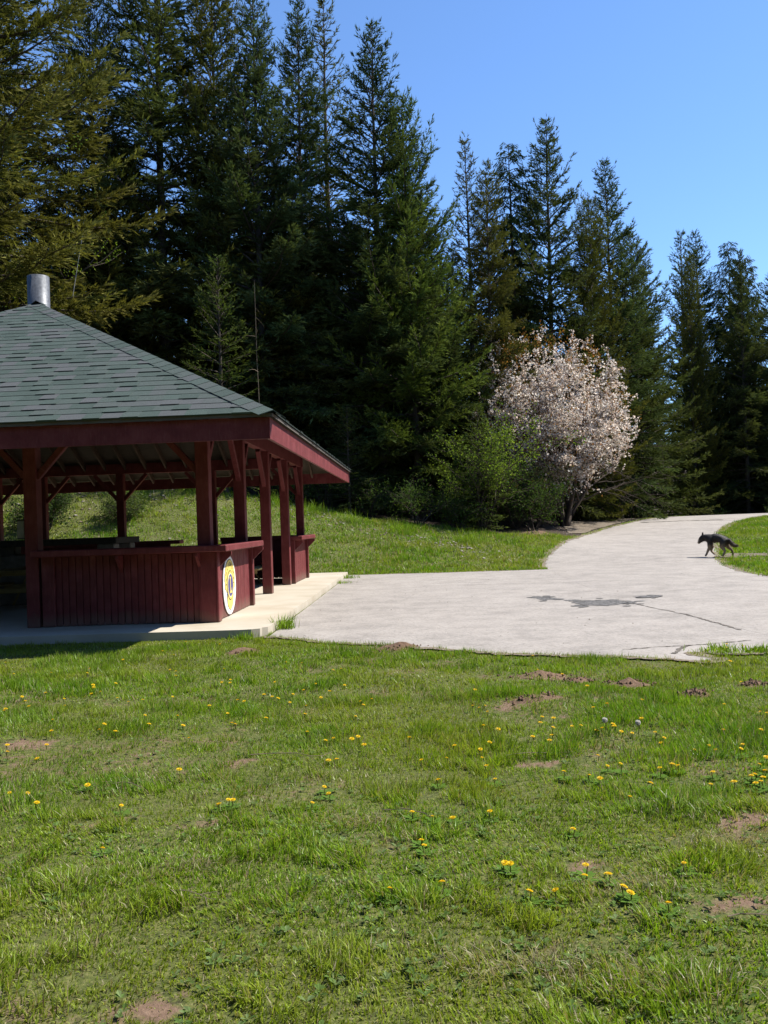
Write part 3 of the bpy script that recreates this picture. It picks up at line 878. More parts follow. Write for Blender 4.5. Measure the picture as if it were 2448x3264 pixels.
def conifer(seed, H, Rm, nb, zlow, droop=.10, upturn=.16, sparse=1.0, power=.8, drape=0., bare_in=.12, leaf=.17, trunk_r=.22, top_el=52, whorl=.52):
    r = np.random.default_rng(seed)
    # trunk
    zz = np.linspace(0, H, 14)
    wob = np.cumsum(r.normal(0, .03, (14, 2)), 0) * .6
    tp = np.c_[wob - wob[0], zz]
    tr = trunk_r * (1 - zz / H) ** .9 + .012; tr[0] *= 1.35
    tv, tf = tubes(tp[None], tr[None], 9)
    # branches
    t = (np.arange(nb) + r.random(nb)) / nb
    z = zlow + (H - zlow) * t ** .92
    z = np.where(r.random(nb) < .78, np.round(z / whorl) * whorl + r.normal(0, .05, nb), z)
    z = np.clip(z, zlow, H - .05)
    u = (H - z) / (H - zlow)
    prof = u ** power * (1 - .22 * ss(.75, 1.0, u))
    clump = .72 + .5 * r.random(nb)
    L = (Rm * prof * clump + .10)
    az = np.arange(nb) * 2.39996 + r.normal(0, .5, nb)
    # irregular outline: lobes around the tree
    L *= .86 + .28 * vnoise(az * 1.1 + seed, z * .55 + seed * 2)
    el = R(top_el) * (1 - u) ** 1.1 + R(4) * u - R(8) * (u > .8) + r.normal(0, R(7), nb)
    K = 7
    s = np.linspace(0, 1, K)
    dz = L[:, None] * (np.tan(el)[:, None] * s - (droop + .22 * u[:, None]) * s ** 2 * 1.6 + (upturn + .18 * u[:, None]) * s ** 3.2)
    bend = r.normal(0, .12, nb)[:, None] * s ** 2
    a2 = az[:, None] + bend
    cx = np.interp(z, tp[:, 2], tp[:, 0]); cy = np.interp(z, tp[:, 2], tp[:, 1])
    BP = np.stack([cx[:, None] + L[:, None] * s * np.cos(a2), cy[:, None] + L[:, None] * s * np.sin(a2), z[:, None] + dz], -1)
    br = (.010 + .011 * L[:, None]) * (1 - s) ** .8 + .004
    bv, bf = tubes(BP, br, 3)
    # twigs
    nt = np.maximum(6, (L / .056 * sparse).astype(int))
    bi = np.repeat(np.arange(nb), nt)
    N = len(bi)
    sj = bare_in + (1 - bare_in) * np.sqrt(r.random(N)) if False else np.clip(bare_in + (1 - bare_in) * r.random(N) ** .8, 0, .995)
    f = sj * (K - 1); i0 = np.minimum(f.astype(int), K - 2); fr = (f - i0)[:, None]
    P0 = BP[bi, i0] * (1 - fr) + BP[bi, i0 + 1] * fr
    fw = norm(BP[bi, i0 + 1] - BP[bi, i0])
    side = norm(np.cross(fw, np.array([0, 0, 1.]))); upv = np.cross(side, fw)
    sg = np.where(r.random(N) < .5, -1., 1.)[:, None]
    al = R(52) + r.normal(0, R(14), N); al = np.where(sj > .93, al * .4, al)[:, None]
    lift = (r.normal(.04, .2, N) - drape)[:, None]
    TD = norm(fw * np.cos(al) + side * sg * np.sin(al) + upv * lift)
    TL = np.minimum(.95, .40 * L[bi] * (1.02 - sj) + .16 + .10 * r.random(N)) * (.7 + .5 * r.random(N))
    # needles tufts on twigs
    nl = np.maximum(4, (TL / .042).astype(int))
    ti = np.repeat(np.arange(N), nl); Mn = len(ti)
    qq = r.random(Mn)
    TP = P0[ti] + TD[ti] * (TL[ti] * qq)[:, None] + np.array([0, 0, -1.]) * ((.10 + drape * .5) * TL[ti] * qq ** 2)[:, None]
    ts = norm(np.cross(TD[ti], np.array([0, 0, 1.]))); tu = np.cross(ts, TD[ti])
    ph = r.random(Mn) * 2 * math.pi
    rad = ts * np.cos(ph)[:, None] + tu * np.sin(ph)[:, None] * .75
    ld = norm(TD[ti] * .85 + rad * (.22 + .42 * r.random(Mn))[:, None] + np.array([0, 0, -drape * .8]))
    ll = leaf * (.65 + .7 * r.random(Mn)) * np.where(qq > .8, 1.1, 1)
    wv = norm(np.cross(ld, r.normal(0, 1, (Mn, 3)))) * (ll * .12)[:, None]
    a_ = TP - wv; b_ = TP + wv; c_ = TP + ld * ll[:, None]
    LV = np.stack([a_, b_, c_], 1).reshape(-1, 3)
    LF = np.arange(Mn * 3).reshape(-1, 3)
    # colour: per branch hue, young tips, old inner needles
    bc = (.75 + .5 * r.random(nb))[bi][ti]
    yl = r.random(nb)[bi][ti]
    tipk = np.clip(qq * .6 + sj[ti] * .6 - .3, 0, 1)
    base = np.array([.040, .060, .020]); tip = np.array([.112, .132, .042]); brown = np.array([.110, .088, .038])
    c = base * (1 - tipk[:, None]) + tip * tipk[:, None]
    c = c * (1 - .25 * yl[:, None]) + brown * .25 * yl[:, None]
    c = c * (bc * (.7 + .6 * r.random(Mn)))[:, None]
    LC = np.repeat(c, 3, 0)
    trunk = mesh_np('trunk', np.concatenate([tv, bv]), [tf, bf + len(tv)], M['bark'], None, True)
    crown = mesh_np('crown', LV, [LF], M['needle'], LC)
    return trunk, crown, H

TREES = {
    'fir': conifer(1, 20, 5.0, 215, 1.2, power=.86),
    'fir2': conifer(2, 20, 4.4, 205, 1.6, power=.76, droop=.14),
    'wide': conifer(3, 17, 5.2, 215, .5, power=.80, upturn=.26),
    'thin': conifer(4, 20, 3.2, 170, 3.0, power=.85, sparse=.5, bare_in=.2, droop=.02, top_el=55),
    'cedar': conifer(5, 19, 3.6, 210, .8, power=.55, drape=.55, droop=.24, upturn=.06, top_el=35, whorl=.3),
    'dense': conifer(6, 24, 5.6, 270, .6, power=.64, droop=.06, upturn=.30, sparse=.8, leaf=.18, whorl=.35),
    'giant': conifer(8, 30, 6.3, 250, 7.0, power=.42, droop=.05, upturn=.30, sparse=.85, leaf=.19, whorl=.4, trunk_r=.34, top_el=45),
    'young': conifer(7, 9, 2.0, 120, .3, power=.75, leaf=.11, trunk_r=.10, sparse=.8, whorl=.35),
}
GREEN = (1, 1, 1, 1); OLIVE = (1.35, 1.15, .80, 1); BROWN = (1.7, 1.38, 1.1, 1); DARK = (.72, .82, .85, 1); FRESH = (1.35, 1.5, 1.0, 1); BLUE = (.95, 1.05, 1.2, 1)

def plant_tree(kind, x, y, H, label, cat='conifer tree', tint=GREEN, rs=1.0, rz=None, group=None, lean=(0, 0)):
    tm, cm, h0 = TREES[kind]
    z = float(ground(x, y)) - .08
    e = empty('conifer_tree', (x, y, z), random.uniform(0, 6.28) if rz is None else rz)
    k = H / h0
    e.scale = (k * rs, k * rs, k)
    e.rotation_euler[0] = lean[0]; e.rotation_euler[1] = lean[1]
    a_ = link('trunk', tm, None, e); b_ = link('crown', cm, None, e)
    b_.color = tint
    tag(e, label, cat, group)
    return e

FG = 'tall conifers along the edge of the wood'
front_trees = [
    # x, y, H, kind, tint, width, label
    (-13.90, 30.50, 30.0, 'giant', BROWN, 1.0, 'huge brownish olive conifer filling the upper left corner'),
    (-9.95, 41.20, 27.3, 'fir2', GREEN, 0.98, 'tall dark conifer just right of the brownish corner tree'),
    (-7.38, 42.27, 25.3, 'dense', OLIVE, 0.78, 'olive conifer with broad bushy crown, third from the left edge'),
    (-5.35, 40.23, 22.9, 'fir', BLUE, 0.80, 'blue-green conifer whose tip leaves the top of the picture'),
    (-3.58, 41.52, 23.2, 'fir2', DARK, 0.72, 'slim dark conifer between the blue-green one and the sparse pale one'),
    (-2.19, 43.34, 24.5, 'thin', (1.3, 1.15, 1.25, 1), 0.88, 'sparse pale conifer with see-through top, tallest tip in view'),
    (0.00, 40.45, 22.3, 'fir', DARK, 0.88, 'tall dark conifer with black trunk showing, beside open sky'),
    (1.60, 39.80, 19.0, 'wide', FRESH, 0.68, 'broad bright green conifer whose low branches reach the cherry'),
    (4.75, 45.20, 19.3, 'thin', (1.2, 1.0, 1.05, 1), 0.83, 'thin sparse conifer at the left end of the middle clump'),
    (5.30, 42.50, 17.2, 'fir2', (1.4, 1.15, .95, 1), 0.72, 'brownish conifer behind the left side of the cherry'),
    (7.30, 47.00, 19.6, 'cedar', DARK, 0.88, 'dark round-topped cedar behind the cherry'),
    (9.10, 46.80, 21.2, 'fir', GREEN, 0.84, 'tallest conifer of the middle clump, above the cherry'),
    (11.30, 47.50, 17.2, 'dense', OLIVE, 0.69, 'olive conifer to the right of the cherry top'),
    (13.40, 50.50, 20.4, 'fir', BLUE, 0.82, 'pointed conifer left of the sky gap'),
    (16.00, 54.80, 17.8, 'wide', GREEN, 0.85, 'broad green conifer reaching over the road crest'),
    (23.00, 66.50, 22.6, 'thin', BLUE, 0.88, 'sparse-topped conifer just right of the sky gap'),
    (22.60, 64.00, 19.6, 'dense', OLIVE, 0.55, 'olive conifer standing in front of the sparse-topped one beyond the crest'),
    (25.20, 69.00, 23.3, 'fir2', DARK, 0.79, 'dark blunt-topped conifer beyond the road crest'),
    (27.00, 68.00, 22.3, 'cedar', DARK, 0.79, 'spire-topped cedar beyond the road crest'),
    (26.50, 64.50, 20.2, 'fir', GREEN, 0.79, 'green conifer in front of the spire-topped cedar'),
    (28.60, 68.50, 21.2, 'cedar', GREEN, 0.77, 'narrow cedar, second from the right edge'),
    (29.60, 66.00, 19.0, 'fir2', GREEN, 0.88, 'conifer at the right edge of the picture'),
    (32.20, 66.00, 19.4, 'cedar', DARK, 0.88, 'cedar at the far right beyond the lawn'),
]
for i, (x, y, H, kd, tint, rs, lab) in enumerate(front_trees):
    plant_tree(kd, x, y, H, lab, tint=tint, rs=rs, group=FG, rz=i * 1.37, lean=(random.uniform(-.015, .015), random.uniform(-.015, .015)))
plant_tree('young', -6.35, 35.6, 9.6, 'young light green conifer beside the pavilion roof', tint=(1.0, 1.12, .85, 1), rs=1.0)
plant_tree('young', 3.9, 36.6, 5.2, 'small fir at the foot of the broad bright green conifer', tint=FRESH, rs=1.15)
plant_tree('young', -1.4, 36.9, 4.6, 'little dark fir at the edge of the bank', tint=DARK, rs=1.2)
# rear rows: nothing tells them apart
kinds = ['fir', 'fir2', 'dense', 'wide', 'cedar']
k = 0
for y, x0, x1, st, hh in ((43, -26, 3, 3.6, 15.5), (49, -30, 2.5, 3.8, 15.5), (56, -30, 13, 4.4, 16), (64, -6, 18, 5.0, 16), (75, 4, 46, 4.6, 17)):
    x = x0
    while x < x1:
        xx = x + random.uniform(-.9, .9); yy = y + random.uniform(-1.5, 1.5)
        plant_tree(kinds[k % 5], xx, yy, hh * random.uniform(.86, 1.08), 'dark conifer standing in the rear rows of the wood', tint=random.choice((GREEN, DARK, OLIVE, GREEN)),
                   rs=random.uniform(.85, 1.1), group='conifers in the rear rows of the wood', rz=k * 2.1)
        x += st; k += 1
for x, y, H in ((-19.5, 33, 22), (-18.0, 40, 24), (-13.0, 41, 22), (-24, 37, 23)):
    plant_tree('dense', x, y, H, 'bushy conifer left of the picture behind the pavilion', tint=OLIVE, rs=.9, group='conifers left of the pavilion')
for x, y, H in ((36, 67, 20), (40, 70, 22), (35, 73, 22), (45, 72, 22)):
    plant_tree('fir', x, y, H, 'conifer beyond the lawn on the far right', rs=.85, group='conifers beyond the far right lawn')

# unseen conifers added behind and beside the camera to block low sky light
k = 0
ringp = [(x, -13 + 2 * math.sin(x)) for x in np.arange(-26, 42, 3.6)]
ringp += [(-27 + 2 * math.sin(y), y) for y in np.arange(-12, 32, 4.4)]
ringp += [(40 + 2 * math.sin(y), y) for y in np.arange(-12, 62, 4.6)]
for x, y in ringp:
    plant_tree(kinds[k % 5], x + random.uniform(-.8, .8), y + random.uniform(-.8, .8), random.uniform(17, 22), 'conifer added around the clearing, outside the picture, to block sky light', tint=random.choice((GREEN, DARK, OLIVE)),
               rs=random.uniform(.9, 1.1), group='conifers added around the clearing to block sky light', rz=k * 1.7)
    k += 1

# bare dead trunk, and a pale wire shaped like one
def snag(a, b, r0, label, mat, twigs=14, seed=1):
    r = np.random.default_rng(seed)
    a = np.array(a, float); b = np.array(b, float)
    e = empty('sapling_or_wire', a)
    s = np.linspace(0, 1, 12)[:, None]
    P = (b - a) * s + np.c_[r.normal(0, .03, (12, 2)).cumsum(0) * .5, np.zeros(12)]
    v, f = tubes(P[None], (r0 * (1 - .75 * s[:, 0]))[None], 6)
    Q = []
    for _ in range(twigs):
        q = .25 + .7 * r.random(); p = (b - a) * q; d = norm(r.normal(0, 1, 3) * np.array([1, 1, .25])); l = .4 + .8 * r.random()
        ss_ = np.linspace(0, 1, 4)[:, None]
        Q.append(p + d * l * ss_ + np.array([0, 0, -.25]) * l * ss_ ** 2)
    tv, tf = tubes(np.array(Q), np.tile(np.array([.012, .009, .006, .003]), (twigs, 1)), 3)
    bpy.data.objects.remove(e)
    o = link('sapling_or_wire', mesh_np('sapling_or_wire', np.concatenate([v, tv]), [f, tf + len(v)], mat, None, True))
    o.location = a
    tag(o, label, 'tree')
snag((-4.9, 36.2, 2.6), (-4.95, 36.0, 11.6), .026, 'thin pale dead trunk standing in the dark wood behind the pavilion', M['twig'], 7, 3)
snag((-12.2, 31.5, 2.9), (-10.2, 31.2, 12.2), .035, 'thin white leaning wire above the pavilion roof, modelled as a dead sapling', M['palebark'], 4, 4)  # pale guy wire, given the shape of a leaning sapling

# ------------------------------------------------------------------ broadleaf plants and the cherry
def skeleton(r, stems, H, spread, levels=3, base_r=.07, fork=5, jitter=.16):
    """upright multi-stemmed shrub or tree: list of (path (6,3), radius at base, level)"""
    out = []
    def grow(p, d, L, rad, lev):
        s = np.linspace(0, 1, 6)
        P = [np.array(p, float)]; dd = d.copy()
        for k in range(5):
            dd = norm(dd + r.normal(0, jitter, 3) + np.array([0, 0, .05]))
            P.append(P[-1] + dd * L / 5)
        P = np.array(P); out.append((P, rad, lev))
        if lev < levels:
            for k in range(fork):
                q = .3 + .7 * (k + r.random()) / fork
                i = min(4, int(q * 5)); base = P[i] + (P[i + 1] - P[i]) * (q * 5 - i)
                nd = norm(dd * .75 + norm(r.normal(0, 1, 3) * np.array([1, 1, .6])) * .75)
                grow(base, nd, L * (.42 + .25 * r.random()), rad * (1 - .6 * q) * .6, lev + 1)
    for k in range(stems):
        a = 2 * math.pi * (k + r.random() * .6) / stems
        tilt = spread * (.35 + .65 * r.random())
        d = norm(np.array([math.cos(a) * tilt, math.sin(a) * tilt, 1.]))
        grow(np.array([math.cos(a) * .10, math.sin(a) * .10, 0]), d, H * (.6 + .25 * r.random()), base_r * (.7 + .5 * r.random()), 1)
    return out

def quads_at(P, r, size, flat=.0, aspect=.62):
    """one leaf (two triangles, folded) at every point"""
    n = len(P)
    d = norm(r.normal(0, 1, (n, 3)) + np.array([0, 0, flat])); w = norm(np.cross(d, r.normal(0, 1, (n, 3))))
    s = size * (.6 + .8 * r.random(n))[:, None]
    nn = np.cross(d, w)
    V = np.stack([P, P + d * s * .5 + w * s * aspect * .5 + nn * s * .1, P + d * s, P + d * s * .5 - w * s * aspect * .5 + nn * s * .1], 1).reshape(-1, 3)
    I = np.arange(n * 4).reshape(n, 4)
    return V, np.concatenate([I[:, [0, 1, 2]], I[:, [0, 2, 3]]])

def twig_points(sk, r, per, minlev, scatter):
    pts = []; lev_t = []
    for P, rad, lev in sk:
        if lev < minlev: continue
        n = max(2, int(per * np.linalg.norm(P[-1] - P[0])))
        q = r.random(n) ** .7 * 5; i = np.minimum(q.astype(int), 4); f = (q - i)[:, None]
        pts.append(P[i] * (1 - f) + P[i + 1] * f + r.normal(0, scatter, (n, 3)))
    return np.concatenate(pts)

def shrub(name, loc, H, spread, seed, cols, size, per, label, cat, stems=9, levels=3, squash=1.0, tint=GREEN, fork=5, mat='leaf'):
    r = np.random.default_rng(seed)
    sk = skeleton(r, stems, H, spread, levels, .03 * H / 2.2, fork)
    e = empty(name, (loc[0], loc[1], float(ground(loc[0], loc[1])) - .05))
    paths = np.array([p for p, _, _ in sk]); rad = np.array([[q * (1 - .8 * s) + .003 for s in np.linspace(0, 1, 6)] for _, q, _ in sk])
    v, f = tubes(paths, rad, 4)
    link('stems', mesh_np('stems', v, [f], M['bark'], None, True), None, e)
    P = twig_points(sk, r, per, 2, .10)
    V, F = quads_at(P, r, size, .2)
    cc = np.array(cols)[r.integers(0, len(cols), len(P))] * (.7 + .6 * r.random(len(P)))[:, None]
    o = link('crown', mesh_np('crown', V, [F], M[mat], np.repeat(cc, 4, 0)), None, e)
    o.color = tint
    tag(e, label, cat)
    return e

# flowering cherry
CH = (8.55, 42.0)
r = np.random.default_rng(77)
e = empty('cherry_tree', (CH[0], CH[1], float(ground(*CH)) - .1))
tag(e, 'round pink-white flowering cherry tree with rusty young leaves beside the road', 'cherry tree')
sk = skeleton(r, 7, 6.6, .52, 4, .13, 5, .13)
paths = np.array([p for p, _, _ in sk]); rad = np.array([[q * (1 - .75 * s) + .004 for s in np.linspace(0, 1, 6)] for _, q, _ in sk])
v, f = tubes(paths, rad, 4)
link('trunk', mesh_np('trunk', v, [f], M['bark'], None, True), None, e)
P = twig_points(sk, r, 11.0, 3, .07)
def inside(P, k=1.0):
    c = np.array([-.75, 0, 5.0]); d = (P - c) / np.array([4.3, 3.8, 4.5])
    wob = .66 + .60 * fbm(np.arctan2(P[:, 1], P[:, 0]) * 2.2 + 9, P[:, 2] * 1.0, 2)
    return np.linalg.norm(d, axis=1) < wob * k
P = P[inside(P)]
# fill the shell of the crown along short shoots
S = norm(r.normal(0, 1, (3000, 3))) * (.25 + .75 * r.random((3000, 1)) ** .6)
S = S * np.array([4.2, 3.7, 4.4]) + np.array([-.75, 0, 5.0])
S = S[inside(S) & (fbm(S[:, 0] * 1.3 + S[:, 1] * .9, S[:, 2] * 1.3 + S[:, 1] * .7, 3) > .47)]
shoots = np.stack([S, S + norm(r.normal(0, .6, S.shape) + np.array([0, 0, .9])) * (.25 + .3 * r.random((len(S), 1)))], 1)
sv, sf = tubes(np.concatenate([shoots, shoots[:, 1:] + .001], 1)[:, :2], np.tile([.008, .004], (len(S), 1)), 3)
link('twigs', mesh_np('twigs', sv, [sf], M['bark']), None, e)
cl = np.concatenate([P, shoots[:, 1], shoots.mean(1), S])
cl = cl[cl[:, 2] > .9 + .5 * r.random(len(cl))]
keep = r.random(len(cl)) < np.clip(.5 + .25 * (cl[:, 2] - 1.0), 0, 1)
cl = cl[keep]
n = 5
BPt = np.repeat(cl, n, 0) + r.normal(0, .045, (len(cl) * n, 3))
V, F = quads_at(BPt, r, .085, .1, .95)
pc = np.array([[.86, .78, .70], [.80, .68, .60], [.88, .84, .77], [.55, .43, .34]])[r.integers(0, 4, len(BPt))] * (.8 + .3 * r.random(len(BPt)))[:, None]
link('blossom', mesh_np('blossom', V, [F], M['petal'], np.repeat(pc, 4, 0)), None, e)
# rusty young leaves, most at the top and on the right, some green-bronze inside
lf = np.repeat(cl[r.random(len(cl)) < .42], 2, 0); lf = lf + r.normal(0, .09, lf.shape)
T = norm(r.normal(0, 1, (520, 3)) * np.array([1, 1, .9])); T[:, 2] = np.abs(T[:, 2]); T = T[((T[:, 2] > .55) | (T[:, 0] > .85)) & (r.random(len(T)) < .6)]
T = T * np.array([3.6, 3.3, 4.0]) * (.8 + .25 * r.random((len(T), 1))) + np.array([-.75, 0, 5.0])
up_s = np.concatenate([T + np.array([0, 0, q]) + r.normal(0, .05, T.shape) for q in np.linspace(0, .65, 12)])
lf = np.concatenate([lf, up_s])
V, F = quads_at(lf, r, .10, .5, .55)
lc = np.array([[.26, .105, .035], [.20, .10, .035], [.30, .14, .05], [.14, .12, .035]])[r.integers(0, 4, len(lf))] * (.7 + .6 * r.random(len(lf)))[:, None]
lo = link('young_leaves', mesh_np('young_leaves', V, [F], M['leaf'], np.repeat(lc, 4, 0)), None, e); lo.color = GREEN

G1 = [(.05, .085, .022), (.07, .11, .028), (.04, .07, .02)]
G2 = [(.20, .27, .04), (.15, .22, .035), (.11, .17, .03)]
G3 = [(.06, .085, .025), (.085, .085, .03), (.045, .075, .022), (.10, .085, .04)]
shrub('leafy_shrub', (5.7, 38.6), 3.3, .55, 201, G3, .085, 20, 'dark bronze-green shrub at the left foot of the cherry', 'shrub', 10)
shrub('leafy_shrub', (7.0, 39.8), 2.5, .6, 202, G3, .085, 20, 'low tangled green shrub under the cherry branches', 'shrub', 10)
shrub('leafy_shrub', (4.3, 37.6), 3.2, .6, 203, G1, .085, 20, 'dark green shrub at the foot of the bright conifer', 'shrub', 9)
shrub('leafy_shrub', (6.4, 38.2), 2.2, .8, 204, G1, .08, 24, 'small dense shrub on the bank below the cherry', 'shrub', 10)
shrub('leafy_shrub', (4.0, 36.6), 4.6, .13, 205, G2, .085, 24, 'yellow-green young maple between the bright conifer and the cherry', 'shrub', 6)
shrub('leafy_shrub', (10.4, 47.6), 2.6, .7, 206, G1, .10, 18, 'dark shrub in the shade behind the gravel verge', 'shrub', 9)
shrub('leafy_shrub', (14.9, 54.0), 2.2, .8, 207, G1, .11, 18, 'dark shrub at the road crest', 'shrub', 9)
shrub('leafy_shrub', (-9.3, 31.8), 1.1, .9, 208, [(.11, .14, .05), (.08, .11, .035)], .07, 40, 'pale green bramble bush on the bank behind the pavilion', 'bush', 12)
shrub('leafy_shrub', (-11.9, 31.2), 1.7, .9, 209, [(.07, .10, .035), (.05, .08, .025)], .08, 34, 'dark green bush on the bank at the left edge', 'bush', 12)
shrub('leafy_shrub', (-16.6, 36), 11, .35, 220, G2, .10, 14, 'yellow-green maple behind the huge corner conifer', 'maple', 5)
for i, (x, y) in enumerate(((-3.6, 36.6), (-2.4, 37.4), (-.6, 37.2), (1.4, 36.0), (2.9, 36.2), (-5.3, 37.4), (11.8, 48.8), (13.2, 51.5), (12.6, 49.6), (19.5, 62), (23, 62), (27, 61), (31, 60.5))):
    shrub('leafy_shrub', (x, y), random.uniform(1.2, 2.0), .8, 240 + i, G1, .09, 16, 'low dark undergrowth shrub in the shade under the conifers', 'shrub', 8)['group'] = 'undergrowth shrubs under the conifers'

# ------------------------------------------------------------------ grass
def blades(name, X, Y, h, w, col, seed, lean=.55, simple=False):
    r = np.random.default_rng(seed)
    n = len(X)
    Z = gz(X, Y) - .006
    a = r.random(n) * 2 * math.pi
    # neighbours lean alike, as trodden and wind-combed turf does
    a = np.where(r.random(n) < .55, fbm(X * 1.7 + 50, Y * 1.7, 2) * 14 + r.normal(0, .6, n), a)
    ln = np.clip(r.normal(lean, .3, n), .03, 1.25)
    dx = np.cos(a); dy = np.sin(a)
    b = r.random(n) * math.pi
    wx = np.cos(b) * w * .5; wy = np.sin(b) * w * .5
    s1 = np.sin(ln * .6); c1 = np.cos(ln * .6); s2 = np.sin(ln * 1.25); c2 = np.maximum(np.cos(ln * 1.25), -.05)
    mx = X + dx * h * .5 * s1; my = Y + dy * h * .5 * s1; mz = Z + h * .5 * c1
    tx = mx + dx * h * .5 * s2; ty = my + dy * h * .5 * s2; tz = mz + h * .5 * c2
    if simple:
        V = np.stack([np.stack([X - wx, Y - wy, Z], -1), np.stack([X + wx, Y + wy, Z], -1), np.stack([tx, ty, tz], -1)], 1).reshape(-1, 3)
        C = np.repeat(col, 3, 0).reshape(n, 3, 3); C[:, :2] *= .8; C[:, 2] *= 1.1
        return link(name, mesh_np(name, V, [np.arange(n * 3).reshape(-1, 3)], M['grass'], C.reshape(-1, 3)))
    V = np.stack([np.stack([X - wx, Y - wy, Z], -1), np.stack([X + wx, Y + wy, Z], -1), np.stack([mx + wx * .85, my + wy * .85, mz], -1),
                  np.stack([mx - wx * .85, my - wy * .85, mz], -1), np.stack([tx, ty, tz], -1)], 1).reshape(-1, 3)
    I = np.arange(n)[:, None] * 5
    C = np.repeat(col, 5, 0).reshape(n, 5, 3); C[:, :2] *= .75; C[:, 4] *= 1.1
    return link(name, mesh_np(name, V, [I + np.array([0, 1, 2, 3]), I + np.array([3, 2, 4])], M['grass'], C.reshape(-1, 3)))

GRN = np.array([[.165, .290, .016], [.215, .345, .022], [.125, .230, .014], [.290, .385, .036], [.190, .280, .028]])
STRAW = np.array([[.34, .28, .15], [.26, .20, .11], [.42, .37, .24]])
def grass_col(X, Y, r, straw, b=0.):
    n = len(X)
    c = GRN[r.integers(0, 5, n)] * (.65 + .65 * r.random(n))[:, None]
    yel = ss(.42, .66, fbm(X * .7 + 80, Y * .7 + 3, 3))[:, None]
    c = c * (1 - .45 * yel) + np.array([.305, .315, .048]) * .45 * yel
    lush = ss(.55, .72, fbm(X * 1.3 + 8, Y * 1.3 + 60, 3))[:, None]
    c = c * (1 - .5 * lush) + np.array([.105, .240, .014]) * .5 * lush
    st = r.random(n) < straw + .34 * b
    c[st] = STRAW[r.integers(0, 3, st.sum())] * (.7 + .5 * r.random(st.sum()))[:, None]
    return c

def field(name, x0f, x1f, y0, y1, dens, hmean, w, seed, straw, label, keep=None, barek=1.0, lean=.55, simple=True):
    r = np.random.default_rng(seed)
    xa = max(abs(x0f(y0)), abs(x0f(y1))); xb = max(abs(x1f(y0)), abs(x1f(y1)))
    n = int((xa + xb) * (y1 - y0) * dens)
    X = r.uniform(-xa, xb, n); Y = r.uniform(y0, y1, n)
    m = (X > x0f(Y)) & (X < x1f(Y))
    X = X[m]; Y = Y[m]
    # gather half of the blades into tufts
    tx = np.round(X / .055) * .055 + (vnoise(X * 18, Y * 18) - .5) * .05; ty = np.round(Y / .055) * .055 + (vnoise(X * 18 + 99, Y * 18) - .5) * .05
    g = r.random(len(X)) < .4
    X = np.where(g, tx + r.normal(0, .008, len(X)), X); Y = np.where(g, ty + r.normal(0, .008, len(X)), Y)
    jx = (fbm(X * 6, Y * 6, 2) - .5) * .12
    ok = ~hard(X + jx, Y + jx)
    b = bare(X, Y) * barek
    dn = .72 + .5 * fbm(X * 1.9 + 12, Y * 1.9 + 40, 3)
    ok &= r.random(len(X)) < np.clip((1 - b * .88) * dn, 0, 1)
    if keep is not None: ok &= keep(X, Y)
    X = X[ok]; Y = Y[ok]; b = b[ok]
    tall = ss(.48, .74, fbm(X * 1.3 + 8, Y * 1.3 + 60, 3)); tuft = ss(.60, .72, fbm(X * 4.2 + 5, Y * 4.2 + 1, 2))
    h = hmean * (.45 + .6 * r.random(len(X))) * (.58 + .75 * tall + .85 * tuft) * (1 - .5 * b)
    c = grass_col(X, Y, r, straw, b)
    ww = w * (.6 + .8 * r.random(len(X)))
    o = blades(name, X, Y, h, ww, c, seed + 1, lean, simple)
    tag(o, label, 'grass', kind='stuff')
    return o
L_ = lambda k, c: (lambda y: -(k * np.asarray(y, float) + c)); R_ = lambda k, c: (lambda y: k * np.asarray(y, float) + c)
field('lawn_grass', L_(.46, 1.7), R_(.46, 1.9), 1.9, 4.6, 13500, .066, .0050, 301, .17, 'nearest strip of short mown lawn grass at the bottom of the picture', lean=.66, simple=False)
field('lawn_grass', L_(.46, 1.7), R_(.45, 1.9), 4.6, 8.0, 8500, .064, .0072, 311, .14, 'lawn grass dotted with dandelions in the middle foreground', lean=.6)
field('lawn_grass', L_(.46, 1.6), R_(.45, .9), 8.0, 12.9, 4200, .066, .0105, 321, .10, 'lawn grass before the slab and the asphalt pad', lean=.55)
bk = lambda X, Y: (Y < 36.6 + .8 * (fbm(X, Y, 2) - .5))
field('bank_grass', lambda y: np.full_like(np.asarray(y, float), -17.), lambda y: np.full_like(np.asarray(y, float), 9.2), 25.9, 37, 600, .14, .030, 331, .16, 'grass on the bank between the pavilion and the wood', bk, .8, .5)
field('verge_grass', lambda y: np.full_like(np.asarray(y, float), -4.), lambda y: .46 * np.asarray(y, float) + 3.0, 16, 50.5, 420, .11, .030, 341, .05, 'grass on the lawn right of the road',
      lambda X, Y: (X > np.interp(Y, [p[1] for p in RR], [p[0] for p in RR]) - .05) & ~(in_poly(X, Y, [(9.9, 26.8), (10.9, 28.5), (20, 27.95), (20, 27.5), (12.4, 27.5)]) & (fbm(X * 3, Y * 3, 3) > .42)), .5, .5)
